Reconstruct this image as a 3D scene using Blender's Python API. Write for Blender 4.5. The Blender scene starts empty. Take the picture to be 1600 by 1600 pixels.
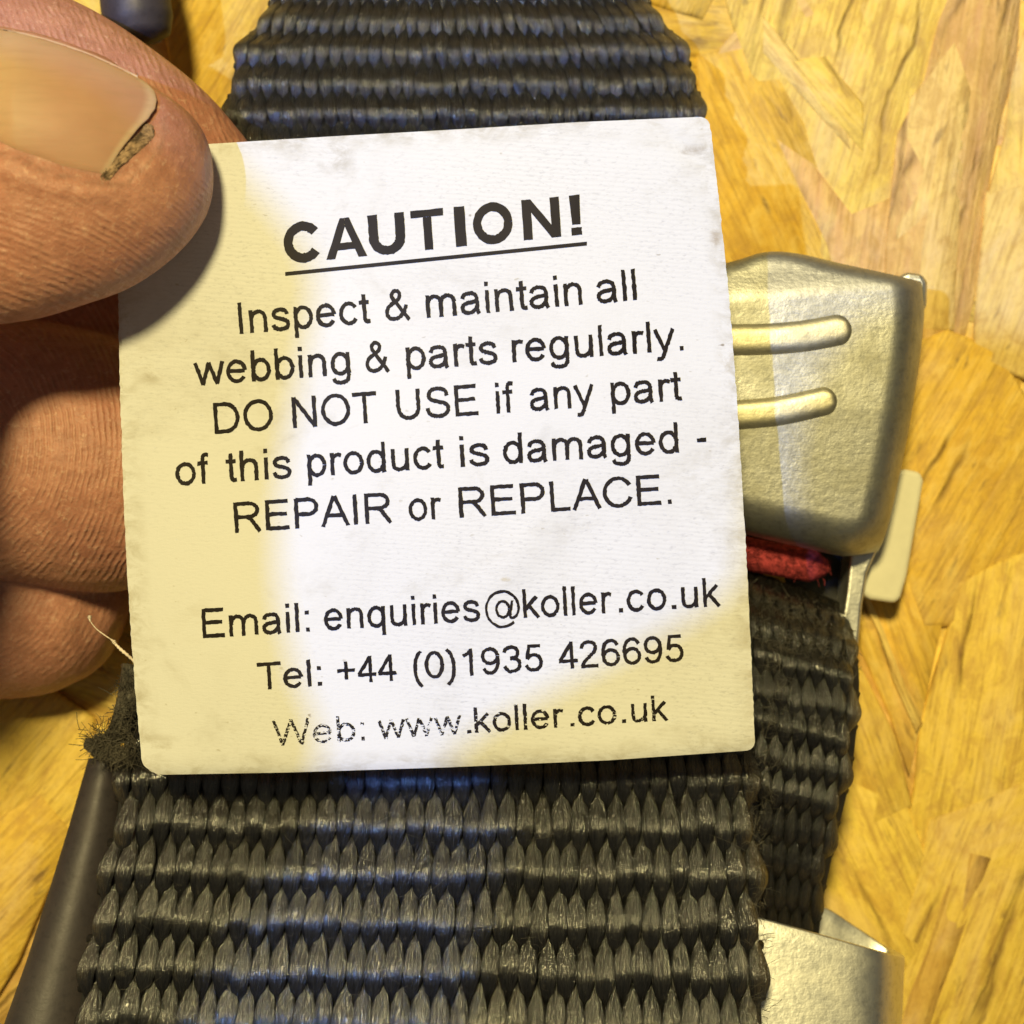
import bpy, bmesh, math, random
import numpy as np
from mathutils import Vector, Matrix, noise as mnoise

random.seed(7); rng = np.random.default_rng(7)
S = bpy.context.scene
COL = S.collection
MM = 0.001

# ------------------------------------------------------------------ camera, lamps, world, exposure
ZL, ZC, W0 = 25.0, 155.0, 75.0            # label height, lens height (mm), frame width at the label (mm)
def wid(z): return W0 * (ZC - z) / (ZC - ZL)
def P(px, py, z):                          # where a point of the photograph stands at height z (mm)
    k = wid(z) / 1600.0
    return ((px - 800) * k, (800 - py) * k, z)

cam = bpy.data.cameras.new('camera'); camo = bpy.data.objects.new('camera', cam); COL.objects.link(camo)
camo.location = (0, 0, ZC * MM)
cam.sensor_width = 36; cam.lens = 36 * (ZC - ZL) / W0
cam.clip_start = 0.005; cam.clip_end = 10
cam.dof.use_dof = True; cam.dof.focus_distance = (ZC - ZL + 1.0) * MM; cam.dof.aperture_fstop = 42
S.camera = camo

def lamp(name, direction, dist, size, col, e):
    d = Vector(direction).normalized()
    l = bpy.data.lights.new(name, 'AREA'); l.shape = 'DISK'; l.size = size; l.color = col
    l.energy = e * math.pi ** 2 * dist ** 2 / d.z
    o = bpy.data.objects.new(name, l); COL.objects.link(o)
    o.location = Vector((0, 0, ZL * MM)) + d * dist
    o.rotation_euler = d.to_track_quat('Z', 'Y').to_euler()
    return o
warm = lamp('workshop_lamp', (-0.12, 0.42, 1), 0.70, 0.085, (1, 0.835, 0.38), 1.15)
cool = lamp('window_light', (-0.40, 0.05, 1), 0.80, 0.0085, (0.17, 0.35, 1.0), 0.82)
w = bpy.data.worlds.new('World'); S.world = w; w.use_nodes = True
w.node_tree.nodes['Background'].inputs[0].default_value = (0.66, 0.60, 0.46, 1)
w.node_tree.nodes['Background'].inputs[1].default_value = 0.14
S.view_settings.view_transform = 'Standard'; S.view_settings.look = 'None'
S.view_settings.exposure = 0; S.view_settings.gamma = 1
COOL = Vector(cool.location) / MM

# ------------------------------------------------------------------ helpers
def mesh_obj(name, V, F, mat, parent=None, smooth=True, uv=None):
    """V in mm (world); one mesh object, under its thing when parent is given"""
    V = np.asarray(V, float)
    c = np.array(parent.location) / MM if parent is not None else V.mean(axis=0)
    if parent is not None and parent.parent is not None:
        c = c + np.array(parent.parent.location) / MM
    me = bpy.data.meshes.new(name)
    me.from_pydata([tuple(v) for v in (V - c) * MM], [], F)
    if uv is not None:
        l = me.uv_layers.new(name='uv')
        idx = np.empty(len(me.loops), int); me.loops.foreach_get('vertex_index', idx)
        l.data.foreach_set('uv', np.asarray(uv, float)[idx].ravel())
    if smooth: me.polygons.foreach_set('use_smooth', [True] * len(me.polygons))
    me.materials.append(mat); me.update()
    o = bpy.data.objects.new(name, me); COL.objects.link(o)
    if parent is not None: o.parent = parent
    else: o.location = tuple(c * MM)
    return o
def thing(name, at, label, cat, group=None):
    o = bpy.data.objects.new(name, None); COL.objects.link(o); o.location = tuple(np.array(at) * MM)
    o.empty_display_size = 0.005
    return tag(o, label, cat, group)
def tag(o, label, cat, group=None):
    o['label'] = label; o['category'] = cat
    if group: o['group'] = group
    return o
def grid_faces(nu, nv, wrap_u=False):
    F = []
    for j in range(nv - 1):
        for i in range(nu if wrap_u else nu - 1):
            a = j * nu + i; b = j * nu + (i + 1) % nu
            F.append((a, b, b + nu, a + nu))
    return F
def sm(t): t = np.clip(t, 0, 1); return t * t * (3 - 2 * t)
def catmull(pts, n=8, closed=False):
    p = np.asarray(pts, float); out = []
    m = len(p)
    for i in range(m if closed else m - 1):
        if closed: a, b, c, d = p[(i - 1) % m], p[i], p[(i + 1) % m], p[(i + 2) % m]
        else: a, b, c, d = p[max(i - 1, 0)], p[i], p[i + 1], p[min(i + 2, m - 1)]
        for k in range(n):
            t = k / n
            out.append(0.5 * ((2 * b) + (c - a) * t + (2 * a - 5 * b + 4 * c - d) * t * t + (3 * b - 3 * c + d - a) * t ** 3))
    if not closed: out.append(p[-1])
    return np.array(out)
def interp(t, tab):
    """tab rows: (t, values...)"""
    tab = np.asarray(tab, float)
    return np.array([np.interp(t, tab[:, 0], tab[:, k]) for k in range(1, tab.shape[1])])
def resample(poly, n):
    p = np.asarray(poly, float); d = np.r_[0, np.cumsum(np.linalg.norm(np.diff(p, axis=0), axis=1))]
    t = np.linspace(0, d[-1], n)
    return np.stack([np.interp(t, d, p[:, k]) for k in range(p.shape[1])], 1)
def tube(pts, rad, sides=8, cap=True):
    p = np.asarray(pts, float); n = len(p); rad = np.broadcast_to(rad, (n,))
    T = np.gradient(p, axis=0); T /= np.linalg.norm(T, axis=1)[:, None] + 1e-9
    V = []; up = np.array([0, 0, 1.0])
    for i in range(n):
        u0 = np.cross(T[i], up); 
        if np.linalg.norm(u0) < 1e-3: u0 = np.cross(T[i], [0, 1, 0])
        u0 /= np.linalg.norm(u0); v0 = np.cross(u0, T[i])
        for k in range(sides):
            a = 2 * math.pi * k / sides
            V.append(p[i] + rad[i] * (math.cos(a) * u0 + math.sin(a) * v0))
    F = grid_faces(sides, n, True)
    if cap: F += [tuple(range(sides))[::-1], tuple(range((n - 1) * sides, n * sides))]
    return V, F
def solidify(o, t, offset=-1, bevel=0, seg=2):
    m = o.modifiers.new('thickness', 'SOLIDIFY'); m.thickness = t * MM; m.offset = offset
    if not bevel:
        e = o.modifiers.new('crisp', 'EDGE_SPLIT'); e.split_angle = math.radians(40)
    if bevel:
        b = o.modifiers.new('edge', 'BEVEL'); b.width = bevel * MM; b.segments = seg; b.limit_method = 'ANGLE'; b.angle_limit = math.radians(50)
    return o
def prism(outline_px, z0, z1, px_is=True):
    """vertical slab with a photographed outline; z0/z1 may be per-vertex lists"""
    n = len(outline_px)
    z0 = np.broadcast_to(z0, (n,)); z1 = np.broadcast_to(z1, (n,))
    top = [P(x, y, z) for (x, y), z in zip(outline_px, z1)]
    k = [P(x, y, z) for (x, y), z in zip(outline_px, z1)]
    bot = [(a[0], a[1], zb) for a, zb in zip(k, z0)]
    F = [tuple(range(n))[::-1], tuple(range(n, 2 * n))]
    V = top + bot
    F += [(i, (i + 1) % n, n + (i + 1) % n, n + i) for i in range(n)]
    return V, F
def bevel(o, wdt, seg=3, ang=35):
    b = o.modifiers.new('edge', 'BEVEL'); b.width = wdt * MM; b.segments = seg; b.limit_method = 'ANGLE'; b.angle_limit = math.radians(ang)
    return o
def fix_normals(o):
    bm = bmesh.new(); bm.from_mesh(o.data); bmesh.ops.recalc_face_normals(bm, faces=bm.faces); bm.to_mesh(o.data); bm.free(); return o

# ------------------------------------------------------------------ materials
class N:
    def __init__(s, name):
        s.m = bpy.data.materials.new(name); s.m.use_nodes = True; s.t = s.m.node_tree
        s.b = s.t.nodes['Principled BSDF']; s.out = s.t.nodes['Material Output']
    def n(s, typ, **kw):
        x = s.t.nodes.new(typ)
        for k, v in kw.items():
            if k.startswith('i_'): x.inputs[k[2:].replace('_', ' ')].default_value = v
            else: setattr(x, k, v)
        return x
    def l(s, a, b): s.t.links.new(a, b)
    def set(s, **kw):
        for k, v in kw.items(): s.b.inputs[k.replace('_', ' ')].default_value = v
        return s
    def coord(s, scale, kind='Object', rot=(0, 0, 0)):
        c = s.n('ShaderNodeTexCoord'); mp = s.n('ShaderNodeMapping'); s.l(c.outputs[kind], mp.inputs[0])
        mp.inputs['Scale'].default_value = scale; mp.inputs['Rotation'].default_value = rot
        return mp.outputs[0]
    def noise(s, vec, scale=1, detail=4, rough=0.55, dist=0):
        x = s.n('ShaderNodeTexNoise'); x.inputs['Scale'].default_value = scale; x.inputs['Detail'].default_value = detail
        x.inputs['Roughness'].default_value = rough; x.inputs['Distortion'].default_value = dist
        s.l(vec, x.inputs['Vector']); return x.outputs['Fac']
    def ramp(s, fac, stops, interp='LINEAR'):
        r = s.n('ShaderNodeValToRGB'); r.color_ramp.interpolation = interp
        e = r.color_ramp.elements
        while len(e) < len(stops): e.new(0.5)
        for k, (p, c) in enumerate(stops):
            e[k].position = p; e[k].color = (c, c, c, 1) if not hasattr(c, '__len__') else (*c, 1)
        s.l(fac, r.inputs[0]); return r.outputs[0]
    def mix(s, fac, a, b, mode='MIX'):
        x = s.n('ShaderNodeMix', data_type='RGBA', blend_type=mode)
        for sock, v in ((x.inputs[0], fac), (x.inputs[6], a), (x.inputs[7], b)):
            if hasattr(v, 'links'): s.l(v, sock)
            elif hasattr(v, '__len__'): sock.default_value = (*v, 1)
            else: sock.default_value = v
        return x.outputs[2]
    def math(s, op, a, b=0.0, c=0.0):
        x = s.n('ShaderNodeMath', operation=op)
        for k, v in enumerate((a, b, c)):
            if hasattr(v, 'links'): s.l(v, x.inputs[k])
            else: x.inputs[k].default_value = v
        return x.outputs[0]
    def bump(s, h, strength, dist, prev=None):
        x = s.n('ShaderNodeBump'); x.inputs['Strength'].default_value = strength; x.inputs['Distance'].default_value = dist * MM
        s.l(h, x.inputs['Height'])
        if prev is not None: s.l(prev, x.inputs['Normal'])
        return x.outputs[0]

def mat_strand():
    k = N('osb_strand')
    info = k.n('ShaderNodeObjectInfo')
    c = k.n('ShaderNodeTexCoord')
    off = k.n('ShaderNodeVectorMath', operation='ADD'); k.l(c.outputs['Object'], off.inputs[0])
    sc = k.n('ShaderNodeVectorMath', operation='SCALE'); sc.inputs[0].default_value = (3.1, 1.7, 0.4); k.l(info.outputs['Random'], sc.inputs['Scale'])
    k.l(sc.outputs[0], off.inputs[1])
    def mp(scale):
        m = k.n('ShaderNodeMapping'); m.inputs['Scale'].default_value = scale; k.l(off.outputs[0], m.inputs[0]); return m.outputs[0]
    g1 = k.noise(mp((60, 900, 60)), 1, 6, 0.6, 0.6)
    g2 = k.noise(mp((140, 2600, 140)), 1, 4, 0.6, 0.3)
    blotch = k.noise(mp((70, 120, 70)), 1, 5, 0.65, 0.8)
    fine = k.noise(mp((1500, 2500, 1500)), 1, 3, 0.6)
    fl = k.noise(mp((260, 900, 260)), 1, 3, 0.55, 0.4)
    base = k.mix(k.ramp(g1, [(0.3, 0), (0.7, 1)]), info.outputs['Color'], (0.84, 0.58, 0.13), 'MIX')
    base = k.mix(0.62, info.outputs['Color'], base)
    base = k.mix(k.ramp(g2, [(0.33, 0.55), (0.50, 0.0)]), base, (0.34, 0.18, 0.03))
    base = k.mix(k.ramp(blotch, [(0.50, 0.0), (0.78, 0.65)]), base, (0.70, 0.50, 0.28))
    base = k.mix(k.ramp(blotch, [(0.28, 0.6), (0.46, 0.0)]), base, (0.50, 0.25, 0.03))
    base = k.mix(k.ramp(fl, [(0.63, 0.0), (0.74, 0.75)]), base, (0.20, 0.12, 0.05))
    base = k.mix(k.ramp(fine, [(0.3, 0.22), (0.5, 0.0)]), base, (0.35, 0.20, 0.05))
    mot = k.noise(mp((330, 520, 330)), 1, 6, 0.72, 0.6)
    base = k.mix(k.ramp(mot, [(0.36, 0.55), (0.50, 0.0)]), base, (0.50, 0.29, 0.07))
    base = k.mix(k.ramp(mot, [(0.52, 0.0), (0.70, 0.5)]), base, (0.90, 0.66, 0.20))
    cw = k.n('ShaderNodeVectorMath', operation='MULTIPLY_ADD'); wn = k.n('ShaderNodeTexNoise'); wn.inputs['Scale'].default_value = 1; wn.inputs['Detail'].default_value = 3
    k.l(mp((120, 160, 120)), wn.inputs['Vector']); k.l(wn.outputs['Color'], cw.inputs[0]); cw.inputs[1].default_value = (0.3, 0.55, 0); k.l(mp((13, 170, 30)), cw.inputs[2])
    vo = k.n('ShaderNodeTexVoronoi', feature='DISTANCE_TO_EDGE'); k.l(cw.outputs[0], vo.inputs['Vector']); vo.inputs['Scale'].default_value = 1
    gate = k.ramp(k.noise(mp((60, 60, 60)), 1, 3, 0.6), [(0.47, 0.0), (0.60, 1.0)])
    crk = k.math('MULTIPLY', k.ramp(vo.outputs['Distance'], [(0.0, 0.7), (0.05, 0.0)]), gate)
    base = k.mix(crk, base, (0.16, 0.08, 0.02))
    smu = k.noise(k.coord((95, 55, 60)), 1, 5, 0.7, 1.0)
    base = k.mix(k.ramp(smu, [(0.63, 0.0), (0.73, 0.6)]), base, (0.26, 0.16, 0.07))
    k.l(base, k.b.inputs['Base Color'])
    k.set(Roughness=0.6, Specular_IOR_Level=0.3)
    nb = k.bump(k.math('SUBTRACT', 1.0, crk), 0.7, 0.3); nb = k.bump(g2, 0.6, 0.15, nb); nb = k.bump(mot, 0.6, 0.25, nb); nb = k.bump(g1, 0.6, 0.35, nb); nb = k.bump(fine, 0.5, 0.08, nb)
    k.l(nb, k.b.inputs['Normal'])
    return k.m

def mat_web():
    k = N('black_nylon_yarn')
    info = k.n('ShaderNodeObjectInfo')
    c = k.n('ShaderNodeTexCoord')
    def mp(scale):
        m = k.n('ShaderNodeMapping'); m.inputs['Scale'].default_value = scale
        cx = k.n('ShaderNodeCombineXYZ'); k.l(info.outputs['Random'], cx.inputs[2])
        a = k.n('ShaderNodeVectorMath', operation='MULTIPLY_ADD'); k.l(c.outputs['UV'], a.inputs[0]); a.inputs[1].default_value = scale
        s = k.n('ShaderNodeVectorMath', operation='SCALE'); k.l(cx.outputs[0], s.inputs[0]); s.inputs['Scale'].default_value = 90
        k.l(s.outputs[0], a.inputs[2]); return a.outputs[0]
    fib = k.noise(mp((8, 1.5, 1)), 1, 4, 0.65, 0.35)
    fine = k.noise(mp((17, 4, 1)), 1, 3, 0.7, 0.4)
    dust = k.noise(k.coord((900, 900, 900)), 1, 3, 0.6)
    base = k.mix(k.ramp(fib, [(0.35, 0), (0.7, 1)]), (0.0015, 0.0015, 0.0015), (0.012, 0.0112, 0.010))
    base = k.mix(k.ramp(dust, [(0.62, 0), (0.76, 0.35)]), base, (0.16, 0.14, 0.10))
    k.l(base, k.b.inputs['Base Color'])
    k.l(k.ramp(fine, [(0.3, 0.26), (0.7, 0.52)]), k.b.inputs['Roughness'])
    k.set(Specular_IOR_Level=0.5, Coat_Weight=0.65, Coat_Roughness=0.10, Coat_IOR=2.0)
    nb = k.bump(fib, 1.0, 0.20); nb = k.bump(fine, 1.0, 0.16, nb)
    k.l(nb, k.b.inputs['Coat Normal'])
    k.l(nb, k.b.inputs['Normal'])
    return k.m

def mat_label():
    k = N('woven_satin')
    th = k.noise(k.coord((2300, 6200, 900), rot=(0, 0, math.radians(4))), 1, 3, 0.6)
    tv = k.noise(k.coord((5200, 1200, 900), rot=(0, 0, math.radians(4))), 1, 2, 0.6)
    gr = k.noise(k.coord((90, 90, 90)), 1, 6, 0.65, 0.5)
    sp = k.noise(k.coord((1300, 2400, 1300)), 1, 2, 0.5)
    pt = k.noise(k.coord((60, 45, 60)), 1, 2, 0.5)
    base = k.mix(k.ramp(gr, [(0.5, 0), (0.85, 0.35)]), (0.70, 0.70, 0.695), (0.52, 0.50, 0.45))
    base = k.mix(k.math('MULTIPLY', k.ramp(th, [(0.26, 0.9), (0.46, 0.0)]), k.ramp(pt, [(0.40, 0.10), (0.62, 0.75)])), base, (0.48, 0.48, 0.49))
    base = k.mix(k.ramp(sp, [(0.72, 0), (0.80, 0.55)]), base, (0.38, 0.34, 0.25))
    # grime: worn rim, finger smudges, specks
    uvn = k.n('ShaderNodeAttribute', attribute_name='rim')
    gn = k.noise(k.coord((420, 700, 400)), 1, 6, 0.7, 0.5)
    rim = k.math('MULTIPLY', k.ramp(uvn.outputs['Fac'], [(0.0, 1.0), (0.55, 0.0)]), k.ramp(gn, [(0.44, 0.0), (0.66, 0.7)]))
    base = k.mix(rim, base, (0.40, 0.36, 0.27))
    sm1 = k.noise(k.coord((75, 110, 75)), 1, 5, 0.7, 0.8)
    base = k.mix(k.math('MULTIPLY', k.ramp(sm1, [(0.54, 0), (0.72, 0.6)]), k.ramp(gn, [(0.40, 0.0), (0.66, 1.0)])), base, (0.42, 0.39, 0.32))
    sp2 = k.noise(k.coord((620, 900, 600)), 1, 2, 0.5)
    base = k.mix(k.ramp(sp2, [(0.755, 0), (0.785, 0.8)]), base, (0.22, 0.17, 0.10))
    wv = k.n('ShaderNodeTexWave', bands_direction='Y'); k.l(k.coord((1, 1, 1), rot=(0, 0, math.radians(4))), wv.inputs[0]); wv.inputs['Scale'].default_value = 900; wv.inputs['Distortion'].default_value = 1.5; wv.inputs['Detail'].default_value = 2
    base = k.mix(k.math('MULTIPLY', k.ramp(wv.outputs['Fac'], [(0.2, 0.4), (0.6, 0)]), k.ramp(pt, [(0.40, 0.0), (0.65, 0.45)])), base, (0.50, 0.50, 0.50))
    # separate stains where the photograph has them (mm from the label's middle)
    cc = k.n('ShaderNodeTexCoord')
    for (px, py, rx, ry, amt, col) in ((525, 250, 1.6, 1.5, 1.0, (0.30, 0.26, 0.18)), (1078, 236, 1.9, 0.5, 1.0, (0.25, 0.19, 0.12)), (1020, 226, 2.2, 0.5, 0.5, (0.45, 0.42, 0.34)), (232, 582, 1.2, 1.2, 0.9, (0.33, 0.28, 0.18)), (845, 705, 3.0, 3.2, 0.55, (0.40, 0.39, 0.36)), (690, 440, 4.0, 2.2, 0.5, (0.42, 0.40, 0.36)), (790, 905, 0.45, 0.22, 2.0, (0.45, 0.36, 0.16)), (1118, 372, 0.5, 0.9, 1.0, (0.35, 0.28, 0.2)), (260, 1165, 2.2, 1.0, 0.8, (0.35, 0.30, 0.2)), (1135, 560, 0.8, 1.6, 0.7, (0.42, 0.36, 0.25)), (300, 960, 2.0, 2.5, 0.35, (0.45, 0.40, 0.3))):
        a_ = P(px, py, 25); b_ = P(680, 700, 22)
        su = k.n('ShaderNodeVectorMath', operation='SUBTRACT'); k.l(cc.outputs['Object'], su.inputs[0]); su.inputs[1].default_value = ((a_[0] - b_[0]) * MM, (a_[1] - b_[1]) * MM, 0)
        dv = k.n('ShaderNodeVectorMath', operation='MULTIPLY'); k.l(su.outputs[0], dv.inputs[0]); dv.inputs[1].default_value = (1 / (rx * MM), 1 / (ry * MM), 0)
        ln = k.n('ShaderNodeVectorMath', operation='LENGTH'); k.l(dv.outputs[0], ln.inputs[0])
        f_ = k.math('MULTIPLY', k.ramp(ln.outputs['Value'], [(0.2, 1.0), (1.0, 0.0)]), k.ramp(gn, [(0.45, 0.0), (0.64, min(1.0, amt * 0.62))]))
        base = k.mix(f_, base, col)
    k.l(base, k.b.inputs['Base Color'])
    k.set(Roughness=0.6, Specular_IOR_Level=0.2, Sheen_Weight=0.1)
    nb = k.bump(th, 0.35, 0.05); nb = k.bump(tv, 0.2, 0.04, nb)
    k.l(nb, k.b.inputs['Normal'])
    return k.m
def mat_ink(name, wear):
    k = N(name)
    th = k.noise(k.coord((3400, 6500, 900), rot=(0, 0, math.radians(4))), 1, 3, 0.6)
    big = k.noise(k.coord((200, 200, 200)), 1, 2, 0.5)
    base = k.mix(k.ramp(big, [(0.3, 0), (0.7, 1)]), (0.009, 0.006, 0.006), (0.020, 0.015, 0.014))
    k.l(base, k.b.inputs['Base Color']); k.set(Roughness=0.5, Specular_IOR_Level=0.10)
    tr = k.n('ShaderNodeBsdfTransparent'); mx = k.n('ShaderNodeMixShader')
    k.l(k.ramp(th, [(wear, 1.0), (wear + 0.04, 0.0)]), mx.inputs[0])
    k.l(k.b.outputs[0], mx.inputs[1]); k.l(tr.outputs[0], mx.inputs[2]); k.l(mx.outputs[0], k.out.inputs[0])
    return k.m

def mat_skin():
    k = N('skin')
    at = k.n('ShaderNodeAttribute', attribute_name='ridge')
    am = k.n('ShaderNodeAttribute', attribute_name='ridge_amount')
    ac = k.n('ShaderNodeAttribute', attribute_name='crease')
    o = k.coord((1, 1, 1))
    nz = k.noise(k.coord((420, 420, 420)), 1, 3, 0.6)
    ph = k.math('MULTIPLY_ADD', nz, 7.0, k.math('MULTIPLY', at.outputs['Fac'], 1.0))
    ridge = k.math('SINE', ph)
    mod = k.ramp(k.noise(k.coord((650, 650, 650)), 1, 3, 0.65), [(0.38, 0.0), (0.62, 1)])
    ridge = k.math('MULTIPLY', k.math('MULTIPLY', ridge, am.outputs['Fac']), mod)
    pores = k.noise(k.coord((2600, 2600, 2600)), 1, 4, 0.65)
    blot = k.noise(k.coord((110, 110, 110)), 1, 4, 0.6, 0.4)
    blot2 = k.noise(k.coord((700, 700, 700)), 1, 4, 0.6)
    base = k.mix(k.ramp(blot, [(0.3, 0), (0.7, 1)]), (0.39, 0.160, 0.110), (0.52, 0.252, 0.172))
    base = k.mix(k.ramp(blot2, [(0.36, 0.6), (0.56, 0.0)]), base, (0.34, 0.15, 0.10))
    pr = k.noise(k.coord((1700, 1700, 1700)), 1, 4, 0.7)
    base = k.mix(k.ramp(pr, [(0.56, 0.0), (0.72, 0.5)]), base, (0.72, 0.47, 0.34))
    base = k.mix(k.ramp(pr, [(0.28, 0.5), (0.44, 0.0)]), base, (0.28, 0.13, 0.08))
    base = k.mix(k.ramp(ridge, [(0.0, 0.0), (0.9, 0.32)]), base, (0.68, 0.42, 0.30))
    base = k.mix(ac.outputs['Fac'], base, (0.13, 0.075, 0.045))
    k.l(base, k.b.inputs['Base Color'])
    k.set(Roughness=0.5, Specular_IOR_Level=0.35, Subsurface_Weight=0.18, Subsurface_Scale=0.0011)
    k.b.inputs['Subsurface Radius'].default_value = (1, 0.38, 0.2)
    nb = k.bump(ridge, 0.55, 0.09); nb = k.bump(blot2, 0.8, 0.22, nb); nb = k.bump(pr, 0.8, 0.10, nb); nb = k.bump(pores, 0.45, 0.05, nb)
    k.l(nb, k.b.inputs['Normal'])
    return k.m
def mat_nail():
    k = N('nail_plate')
    c = k.n('ShaderNodeTexCoord'); sp = k.n('ShaderNodeSeparateXYZ'); k.l(c.outputs['UV'], sp.inputs[0])
    a = k.noise(k.coord((300, 2600, 800), rot=(0, 0, math.radians(15))), 1, 3, 0.55)
    b = k.noise(k.coord((110, 160, 80)), 1, 4, 0.6)
    base = k.mix(k.ramp(b, [(0.3, 0), (0.7, 1)]), (0.42, 0.225, 0.145), (0.51, 0.295, 0.19))
    base = k.mix(k.ramp(sp.outputs['X'], [(0.30, 0.75), (0.62, 0.0)]), base, (0.52, 0.36, 0.21))
    base = k.mix(k.ramp(sp.outputs['Y'], [(0.55, 0.0), (1.0, 0.6)]), base, (0.50, 0.33, 0.19))
    base = k.mix(k.ramp(k.math('MULTIPLY_ADD', b, 0.03, sp.outputs['X']), [(0.955, 0.0), (0.985, 0.7)]), base, (0.57, 0.42, 0.28))
    base = k.mix(k.ramp(a, [(0.3, 0.25), (0.5, 0)]), base, (0.36, 0.22, 0.13))
    base = k.mix(k.ramp(b, [(0.62, 0), (0.75, 0.3)]), base, (0.40, 0.27, 0.16))
    k.l(base, k.b.inputs['Base Color']); k.set(Roughness=0.5, Specular_IOR_Level=0.28, Subsurface_Weight=0.15, Subsurface_Scale=0.001)
    nb = k.bump(a, 0.25, 0.05); nb = k.bump(b, 0.3, 0.2, nb); k.l(nb, k.b.inputs['Normal'])
    return k.m
def mat_metal(name, col, rough, bumpy=0.3, stain=(0.5, 0.45, 0.3), metallic=1.0, amount=0.35):
    k = N(name)
    a = k.noise(k.coord((220, 220, 220)), 1, 6, 0.65, 0.4)
    b = k.noise(k.coord((1600, 1600, 1600)), 1, 4, 0.7)
    base = k.mix(k.ramp(a, [(0.40, 0), (0.75, amount)]), col, stain)
    base = k.mix(k.ramp(b, [(0.34, 0.55), (0.5, 0)]), base, tuple(c * 0.6 for c in col))
    k.l(base, k.b.inputs['Base Color']); k.set(Metallic=metallic)
    k.l(k.ramp(a, [(0.3, rough * 0.85), (0.7, min(1, rough * 1.25))]), k.b.inputs['Roughness'])
    sc = k.noise(k.coord((400, 5000, 900), rot=(0, 0, math.radians(28))), 1, 3, 0.6)
    nb = k.bump(b, bumpy, 0.055); nb = k.bump(a, bumpy * 0.3, 0.10, nb); nb = k.bump(sc, bumpy * 0.4, 0.03, nb); k.l(nb, k.b.inputs['Normal'])
    return k.m
def mat_plain(name, col, rough=0.5, bs=1200, bumpy=0.3, spec=0.5, var=0.35):
    k = N(name)
    a = k.noise(k.coord((bs, bs, bs)), 1, 4, 0.65)
    k.l(k.mix(k.ramp(a, [(0.35, 0), (0.7, 1)]), tuple(c * (1 - var) for c in col), tuple(min(1, c * (1 + var)) for c in col)), k.b.inputs['Base Color'])
    k.set(Roughness=rough, Specular_IOR_Level=spec)
    k.l(k.bump(a, bumpy, 0.08), k.b.inputs['Normal'])
    return k.m

M_STR, M_WEB, M_LAB, M_SKIN, M_NAIL = mat_strand(), mat_web(), mat_label(), mat_skin(), mat_nail()
M_INK, M_INKW = mat_ink('thermal_ink', 0.20), mat_ink('worn_thermal_ink', 0.45)
M_ZINC = mat_metal('zinc_plate', (0.44, 0.44, 0.41), 0.50, 0.8, (0.27, 0.25, 0.15), 1.0, 0.65)
M_ZINC2 = mat_metal('bright_zinc_plate', (0.74, 0.74, 0.70), 0.38, 0.5, (0.62, 0.58, 0.46))
M_WORN = mat_metal('worn_zinc', (0.66, 0.62, 0.46), 0.46, 0.6, (0.42, 0.38, 0.22), 1.0, 0.55)
M_CREAM = mat_plain('passivated_tab', (0.72, 0.68, 0.50), 0.45, 300, 0.2, 0.4, 0.06)
M_DARK = mat_metal('dark_painted_steel', (0.050, 0.043, 0.050), 0.50, 0.35, (0.085, 0.066, 0.06), 0.2)
M_BLACK = mat_plain('black_gap_and_weft', (0.012, 0.011, 0.010), 0.5)  # weft and backing, also the shade painted into the buckle gap
M_RED = mat_plain('red_thread', (0.33, 0.045, 0.05), 0.85, 1800, 1.0, 0.15, 0.6)
M_BRASS = mat_plain('yellow_zinc', (0.62, 0.38, 0.06), 0.4, 400, 0.2)
M_FIB = mat_plain('loose_fibre', (0.075, 0.066, 0.050), 0.6, 600, 0.3, 0.5, 0.8)
M_TUFT = mat_plain('frayed_nylon', (0.085, 0.074, 0.056), 0.6, 500, 0.3, 0.4, 0.85)
M_THREAD = mat_plain('white_thread', (0.70, 0.60, 0.50), 0.6)
M_DIRT = mat_plain('nail_dirt', (0.31, 0.205, 0.125), 0.8, 1700, 1.0, 0.2, 0.75)

# ------------------------------------------------------------------ the board
def build_board():
    V = [(-150, -150, -0.6), (150, -150, -0.6), (150, 150, -0.6), (-150, 150, -0.6), (-150, -150, -12), (150, -150, -12), (150, 150, -12), (-150, 150, -12)]
    F = [(0, 1, 2, 3), (7, 6, 5, 4), (0, 4, 5, 1), (1, 5, 6, 2), (2, 6, 7, 3), (3, 7, 4, 0)]
    b = mesh_obj('osb_board', V, F, M_STR, None, False); b['kind'] = 'structure'; b.color = (0.50, 0.30, 0.06, 1)
    b['label'] = 'yellow oriented strand board under the straps'
    return b
board = build_board()
YEL, OCH, TAN, PAL, BRN = (0.82, 0.585, 0.095), (0.76, 0.475, 0.05), (0.72, 0.42, 0.15), (0.84, 0.60, 0.20), (0.46, 0.26, 0.07)
def rough_edge(o2):
    """splintered outline: the long edges wander, the ends are torn"""
    o2 = np.asarray(o2, float); n = len(o2); out = []
    for i in range(n):
        a, b = o2[i], o2[(i + 1) % n]; L = np.linalg.norm(b - a); k = max(1, min(4, int(L / 4.5)))
        nr = np.array((-(b - a)[1], (b - a)[0])) / max(L, 1e-6)
        for j in range(k):
            out.append(a + (b - a) * j / k + nr * (random.gauss(0, 0.30) if j else random.gauss(0, 0.15)))
    return np.array(out)
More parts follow.
